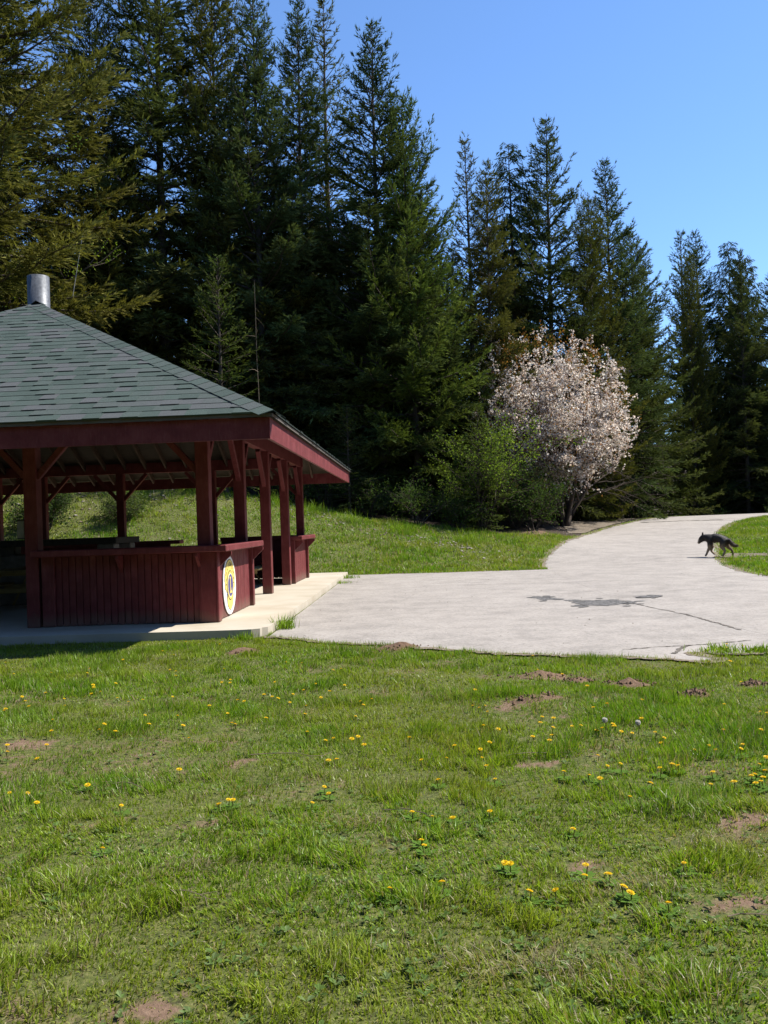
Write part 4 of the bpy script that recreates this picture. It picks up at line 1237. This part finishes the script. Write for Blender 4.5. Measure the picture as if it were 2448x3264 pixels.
# grass at the road's left edge on the slope and in the pad joint
def tufts(name, cx, cy, rad, n, h, seed, label, cat='grass tuft', zoff=0, cols=GRN):
    r = np.random.default_rng(seed)
    X = cx + r.normal(0, rad, n); Y = cy + r.normal(0, rad, n)
    c = cols[r.integers(0, len(cols), n)] * (.6 + .7 * r.random(n))[:, None]
    o = blades(name, X, Y, h * (.4 + .7 * r.random(n)), .010 * (.6 + .8 * r.random(n)), c, seed, .5)
    o.location.z = zoff
    tag(o, label, cat)
    return o
tufts('weed_tuft', *pav(5.38, -5.1), .09, 150, .26, 401, 'green weed tuft against the near right edge of the slab', zoff=.015)
tufts('weed_tuft', *pav(5.38, 6.6), .12, 120, .16, 402, 'weeds in the joint at the far slab corner', zoff=.015)
tufts('weed_tuft', *pav(5.34, 4.6), .14, 110, .12, 403, 'low weeds in the joint between slab and asphalt pad', zoff=.015)
tufts('weed_tuft', *pav(5.0, -6.15), .10, 130, .14, 404, 'grass tuft at the broken slab corner')
tufts('weed_tuft', 3.62, 9.55, .13, 260, .11, 405, 'leafy weeds growing through the broken front edge of the pad', zoff=.015)['kind'] = 'stuff'
tufts('weed_tuft', 3.95, 9.47, .07, 200, .10, 406, 'smaller weeds right of the broken pad edge', zoff=.015)['kind'] = 'stuff'
r = np.random.default_rng(410)
X = r.uniform(-4, 3.6, 40); Y = r.uniform(28, 35, 40)
for i, (x, y) in enumerate(((-2.9, 34.6), (-1.3, 34.2), (-4.3, 35.0), (.6, 33.4), (3.1, 32.3), (-7.6, 34.8), (-9.6, 33.6))):
    tufts('tall_grass_tuft', x, y, .28, 240, .62, 420 + i, 'taller grass tuft on the top of the bank')['group'] = 'tall grass tufts on the bank'

# turf and dirt creeping over the edges of the paving
def edge_blades(line, per_m, spread, h, w, seed):
    r = np.random.default_rng(seed)
    P = np.asarray(line, float); d = np.hypot(*np.diff(P, axis=0).T); n = int(d.sum() * per_m)
    Q = resample(P, n); keep = fbm(Q[:, 0] * 2.3 + seed, Q[:, 1] * 2.3, 3) > .38
    Q = Q[keep] + r.normal(0, spread, (keep.sum(), 2)); k = len(Q)
    return Q[:, 0], Q[:, 1], h * (.4 + .8 * r.random(k)), w * (.6 + .8 * r.random(k)), grass_col(Q[:, 0], Q[:, 1], r, .12)
for nm, ln, pm, sp_, h, w, sd, lab in (('edge_grass', front, 420, .035, .075, .010, 451, 'ragged turf edge along the front of the asphalt pad'),
                                  ('edge_grass', back, 160, .06, .11, .022, 452, 'ragged turf edge along the back of the asphalt pad'),
                                  ('edge_grass', a[k0:130], 110, .08, .11, .026, 453, 'ragged turf edge along the left side of the road'),
                                  ('edge_grass', b[40:130], 110, .08, .11, .026, 454, 'ragged turf edge along the right side of the road')):
    tag(blades(nm, *edge_blades(ln, pm, sp_, h, w, sd), sd, .7, True), lab, 'grass', kind='stuff')
for ln, par, w, dz, sd in ((front, pad, .05, .0195, 461), (back, pad, .07, .0195, 462), (a[k0:130], road, .11, .026, 463), (b[40:130], road, .11, .026, 464)):
    ribbon('edge_dirt', par, M['dirt'], ln, w, dz, sd, .05, 260)

# broad leaves of clover and plantain in the turf
r = np.random.default_rng(500)
n = 3000
Y = 2.1 + 9.5 * r.random(n) ** 1.5; X = (r.random(n) * 2 - 1) * (.47 * Y + .5)
ok = (fbm(X * 1.6 + 20, Y * 1.6, 3) > .47) & ~hard(X, Y); X = X[ok]; Y = Y[ok]
cen = np.stack([X, Y, gz(X, Y) + .012], -1); m = 6
P = np.repeat(cen, m, 0); an = r.random(len(P)) * 6.28; l = (.012 + .020 * r.random(len(P)))
d = np.stack([np.cos(an), np.sin(an), .25 + .5 * r.random(len(P))], -1); sd = np.stack([-np.sin(an), np.cos(an), np.zeros(len(P))], -1)
V = np.stack([P, P + d * (l * .6)[:, None] + sd * (l * .28)[:, None], P + d * l[:, None] * np.array([1, 1, .7]), P + d * (l * .6)[:, None] - sd * (l * .28)[:, None]], 1).reshape(-1, 3)
I = np.arange(len(P) * 4).reshape(-1, 4)
cc = np.array([[.12, .19, .05], [.17, .23, .09], [.10, .16, .04]])[r.integers(0, 3, len(P))] * (.7 + .5 * r.random(len(P)))[:, None]
tag(link('clover_leaves', mesh_np('clover_leaves', V, [I], M['leafm'], np.repeat(cc, 4, 0))), 'small broad weed leaves among the lawn grass', 'weeds', kind='stuff')

# ------------------------------------------------------------------ dandelions
DAND = [(-2.67, 11.73), (-4.58, 11.16), (-4.47, 10.36), (-3.87, 9.72), (-4.02, 9.51), (-3.62, 9.52), (-3.23, 9.5), (-3.28, 9.73), (-3.08, 10.29), (-2.8, 11.0), (-2.56, 10.58), (-2.15, 11.33), (-2.35, 9.52), (-2.27, 9.44), (-2.21, 9.18), (-1.75, 9.42), (-3.23, 8.33), (-3.37, 8.14), (-3.22, 7.84), (-3.08, 7.57), (-2.9, 7.91), (-2.78, 7.59), (-2.89, 8.66), (-2.84, 8.52), (-2.72, 8.09), (-2.66, 8.17), (-2.71, 8.79), (-2.43, 7.91), (-2.26, 7.66), (-2.18, 7.82), (-1.91, 7.8), (-1.99, 7.2), (-1.69, 7.05), (-1.58, 6.75), (-1.84, 6.76), (-2.67, 7.02), (-2.19, 6.67), (-2.19, 6.79), (-2.03, 6.54), (-2.52, 6.59), (-2.46, 6.34), (-2.38, 5.96), (-3.22, 7.44), (-3.19, 7.34), (-2.71, 6.27), (-2.62, 6.06), (-1.44, 6.31), (-1.51, 7.41), (-1.29, 7.02), (-1.19, 6.79), (-1.21, 6.75), (-1.3, 7.55), (-1.24, 7.53), (-1.62, 8.57), (-1.53, 8.51), (-1.57, 8.75), (-1.13, 7.96), (-1.04, 7.82), (-0.98, 7.76), (-1.09, 8.42), (-1.12, 9.66), (-0.95, 9.66), (-0.86, 7.87), (-0.84, 7.42), (-0.79, 8.11), (-0.69, 8.26), (-0.6, 7.68), (-0.54, 7.92), (-0.57, 9.0), (-0.49, 9.0), (-0.42, 8.23), (-0.69, 7.29), (-0.67, 6.94), (-0.61, 6.44), (-0.97, 6.91), (-0.46, 6.17), (-0.41, 6.24), (-0.28, 6.21), (-0.24, 6.3), (-0.19, 6.03), (-0.25, 7.34), (-0.22, 7.19), (-0.16, 7.54), (-0.27, 6.78), (-0.41, 5.7), (-0.36, 5.72), (-1.33, 5.54), (-1.81, 5.27), (-2.12, 5.16), (-2.2, 5.1), (-1.96, 4.89), (-1.46, 4.77), (-1.38, 4.2), (-0.94, 4.77), (-0.89, 4.79), (-0.87, 4.81), (-0.44, 4.8), (-0.4, 5.14), (-0.37, 5.04), (1.55, 9.58), (1.45, 8.71), (1.65, 8.52), (3.14, 8.75), (3.34, 8.71), (0.73, 7.67), (1.69, 7.62), (2.97, 7.53), (0.65, 7.07), (0.69, 6.96), (0.76, 7.16), (0.74, 6.83), (1.53, 6.73), (1.65, 6.79), (1.98, 7.01), (2.51, 6.7), (2.67, 6.44), (2.67, 6.33), (1.13, 6.66), (1.2, 6.58), (0.66, 6.38), (0.75, 6.27), (1.07, 6.39), (1.13, 6.22), (1.09, 6.08), (1.05, 5.94), (1.27, 6.26), (1.34, 6.29), (1.41, 6.12), (1.44, 6.08), (1.55, 6.22), (1.53, 6.12), (1.55, 6.01), (1.61, 5.96), (1.79, 6.37), (1.76, 5.95), (1.79, 5.85), (1.73, 5.74), (0.96, 6.07), (0.65, 5.93), (0.57, 5.76), (0.56, 5.58), (0.57, 5.43), (0.41, 5.85), (1.88, 5.54), (1.99, 5.59), (1.99, 5.49), (2.12, 5.41), (2.18, 5.54), (2.22, 5.95), (2.45, 5.9), (2.22, 5.29), (2.12, 5.15), (2.01, 4.95), (2.09, 5.01), (2.01, 4.84), (1.98, 4.8), (1.94, 4.77), (1.97, 4.9), (1.81, 5.04), (1.72, 4.83), (1.83, 4.79), (1.63, 5.19), (1.66, 5.19), (1.53, 5.11), (1.4, 4.85), (1.33, 5.2), (1.27, 5.27), (1.28, 5.55), (1.12, 5.08), (1.16, 5.0), (0.99, 5.17), (1.23, 4.64), (0.59, 5.16), (0.26, 5.16), (0.48, 4.49), (0.29, 4.46), (0.19, 4.48), (0.09, 4.53), (0.34, 5.61), (0.12, 4.14), (0.13, 4.03), (0.85, 4.26), (0.46, 3.77), (0.48, 3.75), (0.8, 3.77), (0.78, 3.7), (0.87, 3.67), (0.89, 3.5), (0.91, 3.48), (0.62, 3.5), (1.02, 3.36), (1.2, 3.72), (0.18, 3.57), (-0.03, 3.52), (0.52, 3.51), (0.18, 5.6), (0.12, 6.13), (3.55, 9.35), (3.75, 9.4), (3.65, 9.6)]
def flower_mesh(seed, rad):
    r = np.random.default_rng(seed); V = []; C = []
    for ring, (n, r0, r1, z0, z1) in enumerate(((22, .1, 1.0, .0, .10), (20, .08, .8, .02, .26), (16, .05, .55, .05, .40), (10, .0, .3, .1, .46))):
        for k in range(n):
            a = 2 * math.pi * (k + r.random() * .5) / n; w = .13 + .03 * r.random(); rr_ = r1 * (.9 + .15 * r.random())
            da, db = a - w, a + w
            V += [(r0 * math.cos(a), r0 * math.sin(a), z0), (rr_ * .8 * math.cos(da), rr_ * .8 * math.sin(da), z1 * .8), (rr_ * math.cos(a), rr_ * math.sin(a), z1), (rr_ * .8 * math.cos(db), rr_ * .8 * math.sin(db), z1 * .8)]
            C += [(.80, .50 + .10 * r.random(), .012)] * 4 if ring < 3 else [(.72, .40, .01)] * 4
    V = np.array(V) * rad; I = np.arange(len(V)).reshape(-1, 4)
    return mesh_np('flower_head', V, [I], M['yellow'], np.array(C))
fm = [flower_mesh(600 + k, .021) for k in range(4)]
ps = np.linspace(0, 1, 5)[:, None] * np.array([[.01, .006, 1.0]])
v, f = tubes(ps[None], np.full((1, 5), .0026), 5)
v[:, 2] *= 1
stem_me = mesh_np('stem', v, [f], M['grass'], np.tile([.16, .17, .06], (len(v), 1)))
r = np.random.default_rng(620); V = []
for k in range(9):
    a = 2 * math.pi * k / 9 + r.random() * .3; d = np.array([math.cos(a), math.sin(a), .18]); sd = np.array([-math.sin(a), math.cos(a), 0]); l = .055 * (.7 + .5 * r.random())
    V += [d * .004, d * l * .7 + sd * .011, d * l, d * l * .7 - sd * .011]
ros_me = mesh_np('leaf_rosette', np.array(V), [np.arange(36).reshape(-1, 4)], M['leafm'], np.tile([.11, .20, .035], (36, 1)))
for i, (x, y) in enumerate(DAND):
    z = float(gz(np.array([x]), np.array([y]))[0]) + (.035 if y > 9.2 and x > 3.4 else 0)
    hgt = random.uniform(.034, .062); sc = random.uniform(.58, .98)
    d = empty('dandelion', (x, y, z), random.uniform(0, 6.28))
    link('flower_head', fm[i % 4], None, d, (.01 * hgt, .006 * hgt, hgt), (random.uniform(-.35, .35), random.uniform(-.35, .35), 0), (sc, sc, sc))
    link('stem', stem_me, None, d, (0, 0, 0), (0, 0, 0), (1, 1, hgt))
    if y < 5.5: link('leaf_rosette', ros_me, None, d, (0, 0, .008))
    tag(d, 'small yellow dandelion flower in the lawn', 'dandelion', 'yellow dandelions in the lawn')
# two seed heads
def clock_mesh():
    r = np.random.default_rng(640); n = 260
    d = norm(r.normal(0, 1, (n, 3))); w = norm(np.cross(d, r.normal(0, 1, (n, 3)))) * .0035
    V = np.stack([d * .006 - w * .2, d * .026 - w, d * .026 + w], 1).reshape(-1, 3)
    return mesh_np('seed_head', V, [np.arange(n * 3).reshape(-1, 3)], M['petal'], np.tile([.75, .74, .70], (n * 3, 1)))
cm_ = clock_mesh()
for (x, y), lab in (((1.47, 6.13), 'white dandelion seed head beside the cluster of yellow dandelions'), ((1.67, 6.03), 'second white dandelion seed head, to the right of the first')):
    z = float(gz(np.array([x]), np.array([y]))[0]); d = empty('dandelion_clock', (x, y, z))
    link('seed_head', cm_, None, d, (0, 0, .10), (0, 0, 0), (.75, .75, .75)); link('stem', stem_me, None, d, (0, 0, 0), (0, 0, 0), (1, 1, .095)); tag(d, lab, 'dandelion')

# ------------------------------------------------------------------ loose soil, stones, twigs
def mound(x, y, a, b, h, seed, label):
    r = np.random.default_rng(seed); V = []; N = 26; K = 9
    for k in range(K):
        for j in range(N):
            an = 2 * math.pi * j / N; q = k / (K - 1)
            rr_ = q * (1 + .35 * (float(vnoise(np.array([math.cos(an) * 1.5 + seed]), np.array([math.sin(an) * 1.5]))[0]) - .5))
            V.append((a * rr_ * math.cos(an), b * rr_ * math.sin(an), 0))
    V = np.array(V); q = np.repeat(np.linspace(0, 1, K), N)
    V[:, 2] = h * (1 - q) ** 1.3 * (.6 + .9 * fbm(V[:, 0] * 9 + seed, V[:, 1] * 9, 3)) + .02 * (fbm(V[:, 0] * 30, V[:, 1] * 30 + seed, 2) - .5) * (1 - q) - .012 * q
    I = np.arange(K * N).reshape(K, N); J = np.roll(I, -1, 1)
    F = np.stack([I[:-1], J[:-1], J[1:], I[1:]], -1).reshape(-1, 4)
    z = gz(V[:, 0] + x, V[:, 1] + y); z0 = float(gz(np.array([x]), np.array([y]))[0]); V[:, 2] += z - z0
    e = empty('soil_mound', (x, y, z0)); tag(e, label, 'soil mound')
    link('heap', mesh_np('heap', V, [F], M['soil'], None, True), None, e)
    # clods
    n = 40; P = r.normal(0, .42, (n, 2)) * np.array([a, b]); s = .006 + .014 * r.random(n)
    O = np.array([[1, 0, 0], [0, 1, 0], [-1, 0, 0], [0, -1, 0], [0, 0, 1], [0, 0, -1]]); OF = np.array([[0, 1, 4], [1, 2, 4], [2, 3, 4], [3, 0, 4], [1, 0, 5], [2, 1, 5], [3, 2, 5], [0, 3, 5]])
    CV = (np.c_[P, gz(P[:, 0] + x, P[:, 1] + y) - z0 + h * .45 * np.exp(-((P / np.array([a, b])) ** 2).sum(1) * 2) + .01])[:, None, :] + O[None] * s[:, None, None] * (.6 + .8 * r.random((n, 6, 1)))
    k = link('clods', mesh_np('clods', CV.reshape(-1, 3), [(OF[None] + np.arange(n)[:, None, None] * 6).reshape(-1, 3)], M['soil']), None, e); k['kind'] = 'stuff'
mound(-1.75, 10.76, .30, .26, .08, 1, 'brown molehill on the lawn just before the slab corner')
mound(.12, 10.75, .36, .20, .09, 2, 'brown soil heap at the left front edge of the asphalt pad')
mound(1.46, 8.54, .34, .30, .06, 3, 'wide brown molehill on the lawn before the middle of the pad')
mound(2.12, 7.9, .26, .20, .06, 4, 'dark molehill right of the wide one')
mound(2.5, 7.31, .16, .14, .06, 5, 'small reddish molehill nearest the right edge of the lawn')
mound(1.2, 7.36, .30, .16, .04, 6, 'flat scraped soil patch left of the dandelion cluster')
mound(3.11, 7.6, .14, .14, .04, 7, 'tiny molehill at the right edge of the picture')
mound(1.75, 8.2, .16, .14, .05, 8, 'small molehill tucked behind the wide brown one')
mound(6.3, 36.6, 1.0, .6, .16, 9, 'rusty soil heap in the shade under the cherry')

def stones(name, n, pos, smin, smax, seed, label, tint=1.0):
    r = np.random.default_rng(seed); X, Y = pos(r, n); ok = ~hard(X, Y); X = X[ok]; Y = Y[ok]; n = len(X)
    s = smin + (smax - smin) * r.random(n) ** 2.2
    O = norm(np.array([[1, 0, 0], [0, 1, 0], [-1, 0, 0], [0, -1, 0], [0, 0, 1], [0, 0, -1], [.7, .7, .4], [-.7, -.6, .5]], float))
    OF = np.array([[0, 6, 4], [6, 1, 4], [1, 2, 4], [2, 7, 4], [7, 3, 4], [3, 0, 4], [0, 1, 6], [2, 3, 7], [1, 0, 5], [2, 1, 5], [3, 2, 5], [0, 3, 5]])
    V = np.stack([X, Y, gz(X, Y) + s * .25], -1)[:, None] + O[None] * s[:, None, None] * np.array([1, 1, .65]) * (.7 + .6 * r.random((n, 8, 1)))
    c = np.array([[.24, .215, .18], [.18, .15, .12], [.30, .27, .23], [.15, .115, .085]])[r.integers(0, 4, n)] * tint
    o = link(name, mesh_np(name, V.reshape(-1, 3), [(OF[None] + np.arange(n)[:, None, None] * 8).reshape(-1, 3)], M['stone'], np.repeat(c, 8, 0)))
    return tag(o, label, 'stones', kind='stuff')
def along(pts, spread):
    P = np.array(pts)
    def f(r, n):
        q = r.random(n) * (len(P) - 1); i = q.astype(int); k = (q - i)[:, None]
        p = P[i] * (1 - k) + P[np.minimum(i + 1, len(P) - 1)] * k + r.normal(0, spread, (n, 2))
        return p[:, 0], p[:, 1]
    return f
stones('bank_stones', 480, along([(-4.4, 35.0), (-2.0, 34.2), (.6, 33.0), (2.6, 31.6), (3.6, 30.4)], .55), .015, .07, 701, 'band of pale stones along the top of the grass bank')
stones('bank_stones', 350, along([(-13, 32.5), (-10, 33.4), (-7, 34.0)], 1.3), .02, .07, 702, 'pale stones scattered on the bank behind the pavilion')
stones('verge_gravel', 2200, lambda r, n: (r.uniform(7.6, 14.2, n), r.uniform(37, 51, n)), .01, .04, 703, 'loose gravel along the left verge of the road')
stones('path_gravel', 700, lambda r, n: (r.uniform(10.2, 14, n), 27.75 + r.normal(0, .35, n)), .01, .035, 704, 'loose grey gravel on the path behind the dog')
stones('pad_grit', 420, lambda r, n: (r.uniform(-1.2, 4.4, n), r.uniform(9.4, 26, n)), .003, .011, 705, 'small grit lying on the asphalt')
o = bpy.data.objects['pad_grit']
# grit must lie on the pad: it was kept off hard surfaces, so place it again
r = np.random.default_rng(706); n = 340; X = r.uniform(-1.2, 8.2, n); Y = r.uniform(9.6, 26, n); ok = hard(X, Y) & ~in_poly(X, Y, SLAB); X = X[ok]; Y = Y[ok]
s = .004 + .012 * r.random(len(X)) ** 3
O = np.array([[1, 0, 0], [-.5, .8, 0], [-.5, -.8, 0], [0, 0, .9]])
V = np.stack([X, Y, ground(X, Y) + np.where(X > 4.4, .034, .018)], -1)[:, None] + O[None] * s[:, None, None]
o.data = mesh_np('pad_grit', V.reshape(-1, 3), [(np.array([[0, 1, 3], [1, 2, 3], [2, 0, 3]])[None] + np.arange(len(X))[:, None, None] * 4).reshape(-1, 3)], M['stone'], np.repeat(np.array([[.2, .16, .12], [.3, .28, .25]])[r.integers(0, 2, len(X))], 4, 0))

def twig(x, y, L, rz, seed, label):
    r = np.random.default_rng(seed); s = np.linspace(0, 1, 9)
    P = np.c_[(s - .5) * L * math.cos(rz), (s - .5) * L * math.sin(rz), np.zeros(9)] + np.c_[r.normal(0, L * .02, (9, 2)), np.zeros(9)]
    P[:, 2] = gz(P[:, 0] + x, P[:, 1] + y) + .03 + .01 * np.sin(s * 5)
    Q = [P]; 
    for k in (3, 5, 6):
        d = (P[k] - P[k - 1]); side = np.array([-d[1], d[0], .01]) * random.choice((-1, 1)); st = np.linspace(0, 1, 9)[:, None]
        Q.append(P[k] + (d * 1.5 + side * 1.2) * st)
    rad = np.array([.0032 * (1 - .6 * s)] + [.0018 * (1 - .6 * s)] * 3)
    v, f = tubes(np.array(Q), rad, 4)
    o = link('twig', mesh_np('twig', v - np.array([0, 0, 0]), [f], M['twig'])); o.location = (x, y, 0)
    tag(o, label, 'twig')
twig(-.62, 5.85, .62, -.1, 801, 'long thin dry twig lying across the middle of the lawn')
twig(.05, 4.62, .35, 2.4, 802, 'bent dry twig in the middle of the lawn')
twig(.95, 5.7, .45, .1, 803, 'dry twig on the lawn right of the middle')
twig(1.35, 3.25, .3, -.15, 804, 'pale dry twig on the lawn at the lower right')
twig(-.82, 3.6, .2, -.3, 805, 'short pale stick on the lawn at the lower left')
twig(-1.6, 5.3, .25, 2.6, 806, 'thin dry twig on the lawn at the left')
twig(1.5, 2.95, .2, .4, 807, 'short dry twig near the lower right corner')

# dry cut grass lying in wisps
r = np.random.default_rng(820)
X = np.concatenate([r.normal(cx, .12, 160) for cx, cy in ((.62, 2.95), (.95, 2.85), (.3, 3.0), (-.9, 3.9), (.9, 3.6), (-.2, 4.5), (1.5, 4.1))]); Y = np.concatenate([r.normal(cy, .06, 160) for cx, cy in ((.62, 2.95), (.95, 2.85), (.3, 3.0), (-.9, 3.9), (.9, 3.6), (-.2, 4.5), (1.5, 4.1))])
o = blades('dry_grass_wisps', X, Y, .07 * (.6 + .8 * r.random(len(X))), np.full(len(X), .0032), STRAW[r.integers(0, 3, len(X))] * (.7 + .5 * r.random(len(X)))[:, None], 821, 1.1)
o.location.z = .012
tag(o, 'wisps of dry cut grass lying on the lawn', 'dry grass', kind='stuff')

# ------------------------------------------------------------------ the dog
def dog():
    DX, DY = 10.22, 27.35
    e = empty('dog', (DX, DY, float(ground(DX, DY)) + .045), math.atan2(.50, -.86))
    e.scale = (1.0, 1.18, 1.0)
    tag(e, 'black and tan shepherd dog walking onto the road with lowered head', 'dog')
    # vertices: (x forward, y left, z up), (radius across, radius along height)
    Vn = [
        ((-.25, 0, .555), .135, .150),   # 0 pelvis
        ((-.08, 0, .565), .150, .170),   # 1 loin
        ((.10, 0, .555), .165, .205),    # 2 rib cage
        ((.22, 0, .570), .150, .205),    # 3 shoulders
        ((.32, 0, .595), .115, .150),    # 4 neck
        ((.41, 0, .575), .100, .115),    # 5 skull back
        ((.475, 0, .520), .092, .090),   # 6 brow
        ((.525, 0, .450), .050, .050),   # 7 muzzle
        ((.555, 0, .395), .040, .042),   # 8 nose
        ((-.34, 0, .52), .060, .065),    # 9 tail root
        ((-.40, 0, .43), .060, .065),    # 10
        ((-.45, 0, .35), .068, .072),    # 11
        ((-.53, 0, .310), .066, .066),   # 12
        ((-.61, 0, .325), .026, .026),   # 13 tail tip
        # near-side hind leg (left, +y): under the body
        ((-.21, .085, .42), .105, .14), ((-.15, .10, .30), .078, .088), ((-.25, .10, .175), .040, .042), ((-.20, .10, .05), .031, .033), ((-.155, .10, .018), .036, .022),
        # other hind leg stretched back
        ((-.26, -.085, .42), .105, .14), ((-.28, -.10, .30), .075, .085), ((-.41, -.10, .19), .040, .042), ((-.445, -.10, .055), .031, .033), ((-.40, -.10, .018), .036, .022),
        # front leg (left): reaching forward, paw down
        ((.21, .085, .41), .080, .110), ((.19, .10, .30), .060, .064), ((.26, .10, .16), .038, .039), ((.305, .10, .05), .031, .032), ((.345, .10, .018), .038, .022),
        # front leg (right): lifted, folded back
        ((.20, -.085, .41), .080, .110), ((.17, -.10, .30), .060, .064), ((.20, -.10, .17), .038, .039), ((.12, -.10, .085), .031, .032), ((.085, -.10, .05), .034, .026),
    ]
    Ed = [(0, 1), (1, 2), (2, 3), (3, 4), (4, 5), (5, 6), (6, 7), (7, 8), (0, 9), (9, 10), (10, 11), (11, 12), (12, 13),
          (0, 14), (14, 15), (15, 16), (16, 17), (17, 18), (0, 19), (19, 20), (20, 21), (21, 22), (22, 23),
          (3, 24), (24, 25), (25, 26), (26, 27), (27, 28), (3, 29), (29, 30), (30, 31), (31, 32), (32, 33)]
    me = bpy.data.meshes.new('dog_skeleton'); me.from_pydata([v[0] for v in Vn], Ed, [])
    tmp = bpy.data.objects.new('dog_tmp', me); COL.objects.link(tmp)
    md = tmp.modifiers.new('skin', 'SKIN'); md.use_smooth_shade = True; md.branch_smoothing = .6
    if not me.skin_vertices: me.attributes  # layer is made by the modifier
    sk = me.skin_vertices[0].data if len(me.skin_vertices) else None
    if sk is None:
        bm = bmesh.new(); bm.from_mesh(me); bm.verts.layers.skin.verify(); bm.to_mesh(me); bm.free(); sk = me.skin_vertices[0].data
    for d, v in zip(sk, Vn): d.radius = (v[1], v[2]); d.use_root = False
    sk[0].use_root = True
    sb = tmp.modifiers.new('sub', 'SUBSURF'); sb.levels = 2; sb.render_levels = 2
    bpy.context.view_layer.update()
    body = bpy.data.meshes.new_from_object(tmp.evaluated_get(bpy.context.evaluated_depsgraph_get()))
    bpy.data.objects.remove(tmp)
    t = NT('dog_coat'); co = t.coord('Object'); sp = t.node('ShaderNodeSeparateXYZ'); t.l.new(co, sp.inputs[0])
    n = t.noise(16, 4, .65); nz = t.math('MULTIPLY', t.math('SUBTRACT', n, .5), .16)
    z = t.math('ADD', sp.outputs[2], nz); x = t.math('ADD', sp.outputs[0], nz)
    c = t.ramp(z, [(.02, (.30, .22, .14)), (.16, (.34, .25, .16)), (.30, (.27, .19, .115)), (.40, (.05, .036, .025)), (.47, (.020, .017, .015)), (.7, (.013, .012, .012))])
    c = t.mix(t.ramp(x, [(.500, (0, 0, 0)), (.53, (1, 1, 1))]), c, (.42, .35, .28))
    nose = t.ramp(x, [(.58, (0, 0, 0)), (.59, (1, 1, 1))])
    c = t.mix(nose, c, (.01, .01, .01))
    tail = t.ramp(t.math('MULTIPLY', x, -1.0), [(.36, (0, 0, 0)), (.40, (1, 1, 1))])
    c = t.mix(t.math('MULTIPLY', tail, .8), c, t.ramp(n, [(.35, (.02, .015, .012)), (.7, (.13, .08, .045))]))
    c = t.mix(t.ramp(t.noise(120, 3, .7, t.coord('Object', (1, 3, 3))), [(.45, (0, 0, 0)), (.72, (.5, .5, .5))]), c, (.15, .125, .10))
    t.base(c, .6); t.bump(t.noise(90, 3, .7, t.coord('Object', (1, 3, 3))), .6, .01)
    body.materials.clear(); body.materials.append(t.m)
    for p in body.polygons: p.use_smooth = True
    link('body', body, None, e)
    t2 = NT('dog_dark'); t2.base((.012, .011, .011), .5)
    for s in (-1, 1):
        V = [(.385, s * .030, .65), (.445, s * .035, .645), (.415, s * .085, .63), (.405, s * .064, .775), (.395, s * .05, .65)]
        F = [(0, 1, 3), (1, 2, 3), (2, 4, 3), (4, 0, 3), (0, 4, 2, 1)]
        m2 = bpy.data.meshes.new('ear'); m2.from_pydata(V, [], F); m2.materials.append(t2.m); link('ear', m2, None, e)
        m3 = bpy.data.meshes.new('eye'); bm = bmesh.new(); bmesh.ops.create_icosphere(bm, subdivisions=1, radius=.011); bm.to_mesh(m3); bm.free(); m3.materials.append(t2.m)
        link('eye', m3, None, e, (.512, s * .058, .525))
    # coarse fur on back, breeches and tail
    r = np.random.default_rng(900)
    co_ = np.array([v.co[:] for v in body.vertices]); nm = np.array([v.normal[:] for v in body.vertices])
    pk = r.integers(0, len(co_), 5200); pk = pk[(co_[pk, 2] > .28) & (co_[pk, 0] < .48)]
    P = co_[pk] + r.normal(0, .008, (len(pk), 3)); d = norm(nm[pk] * .5 + np.array([-1., 0, -.25]) + r.normal(0, .25, (len(pk), 3)))
    l = (.028 + .03 * r.random(len(pk)))[:, None]; w = norm(np.cross(d, nm[pk])) * .0035
    V = np.stack([P - w, P + w, P + d * l], 1).reshape(-1, 3)
    link('fur', mesh_np('fur', V, [np.arange(len(V)).reshape(-1, 3)], t.m), None, e)['kind'] = 'stuff'
dog()
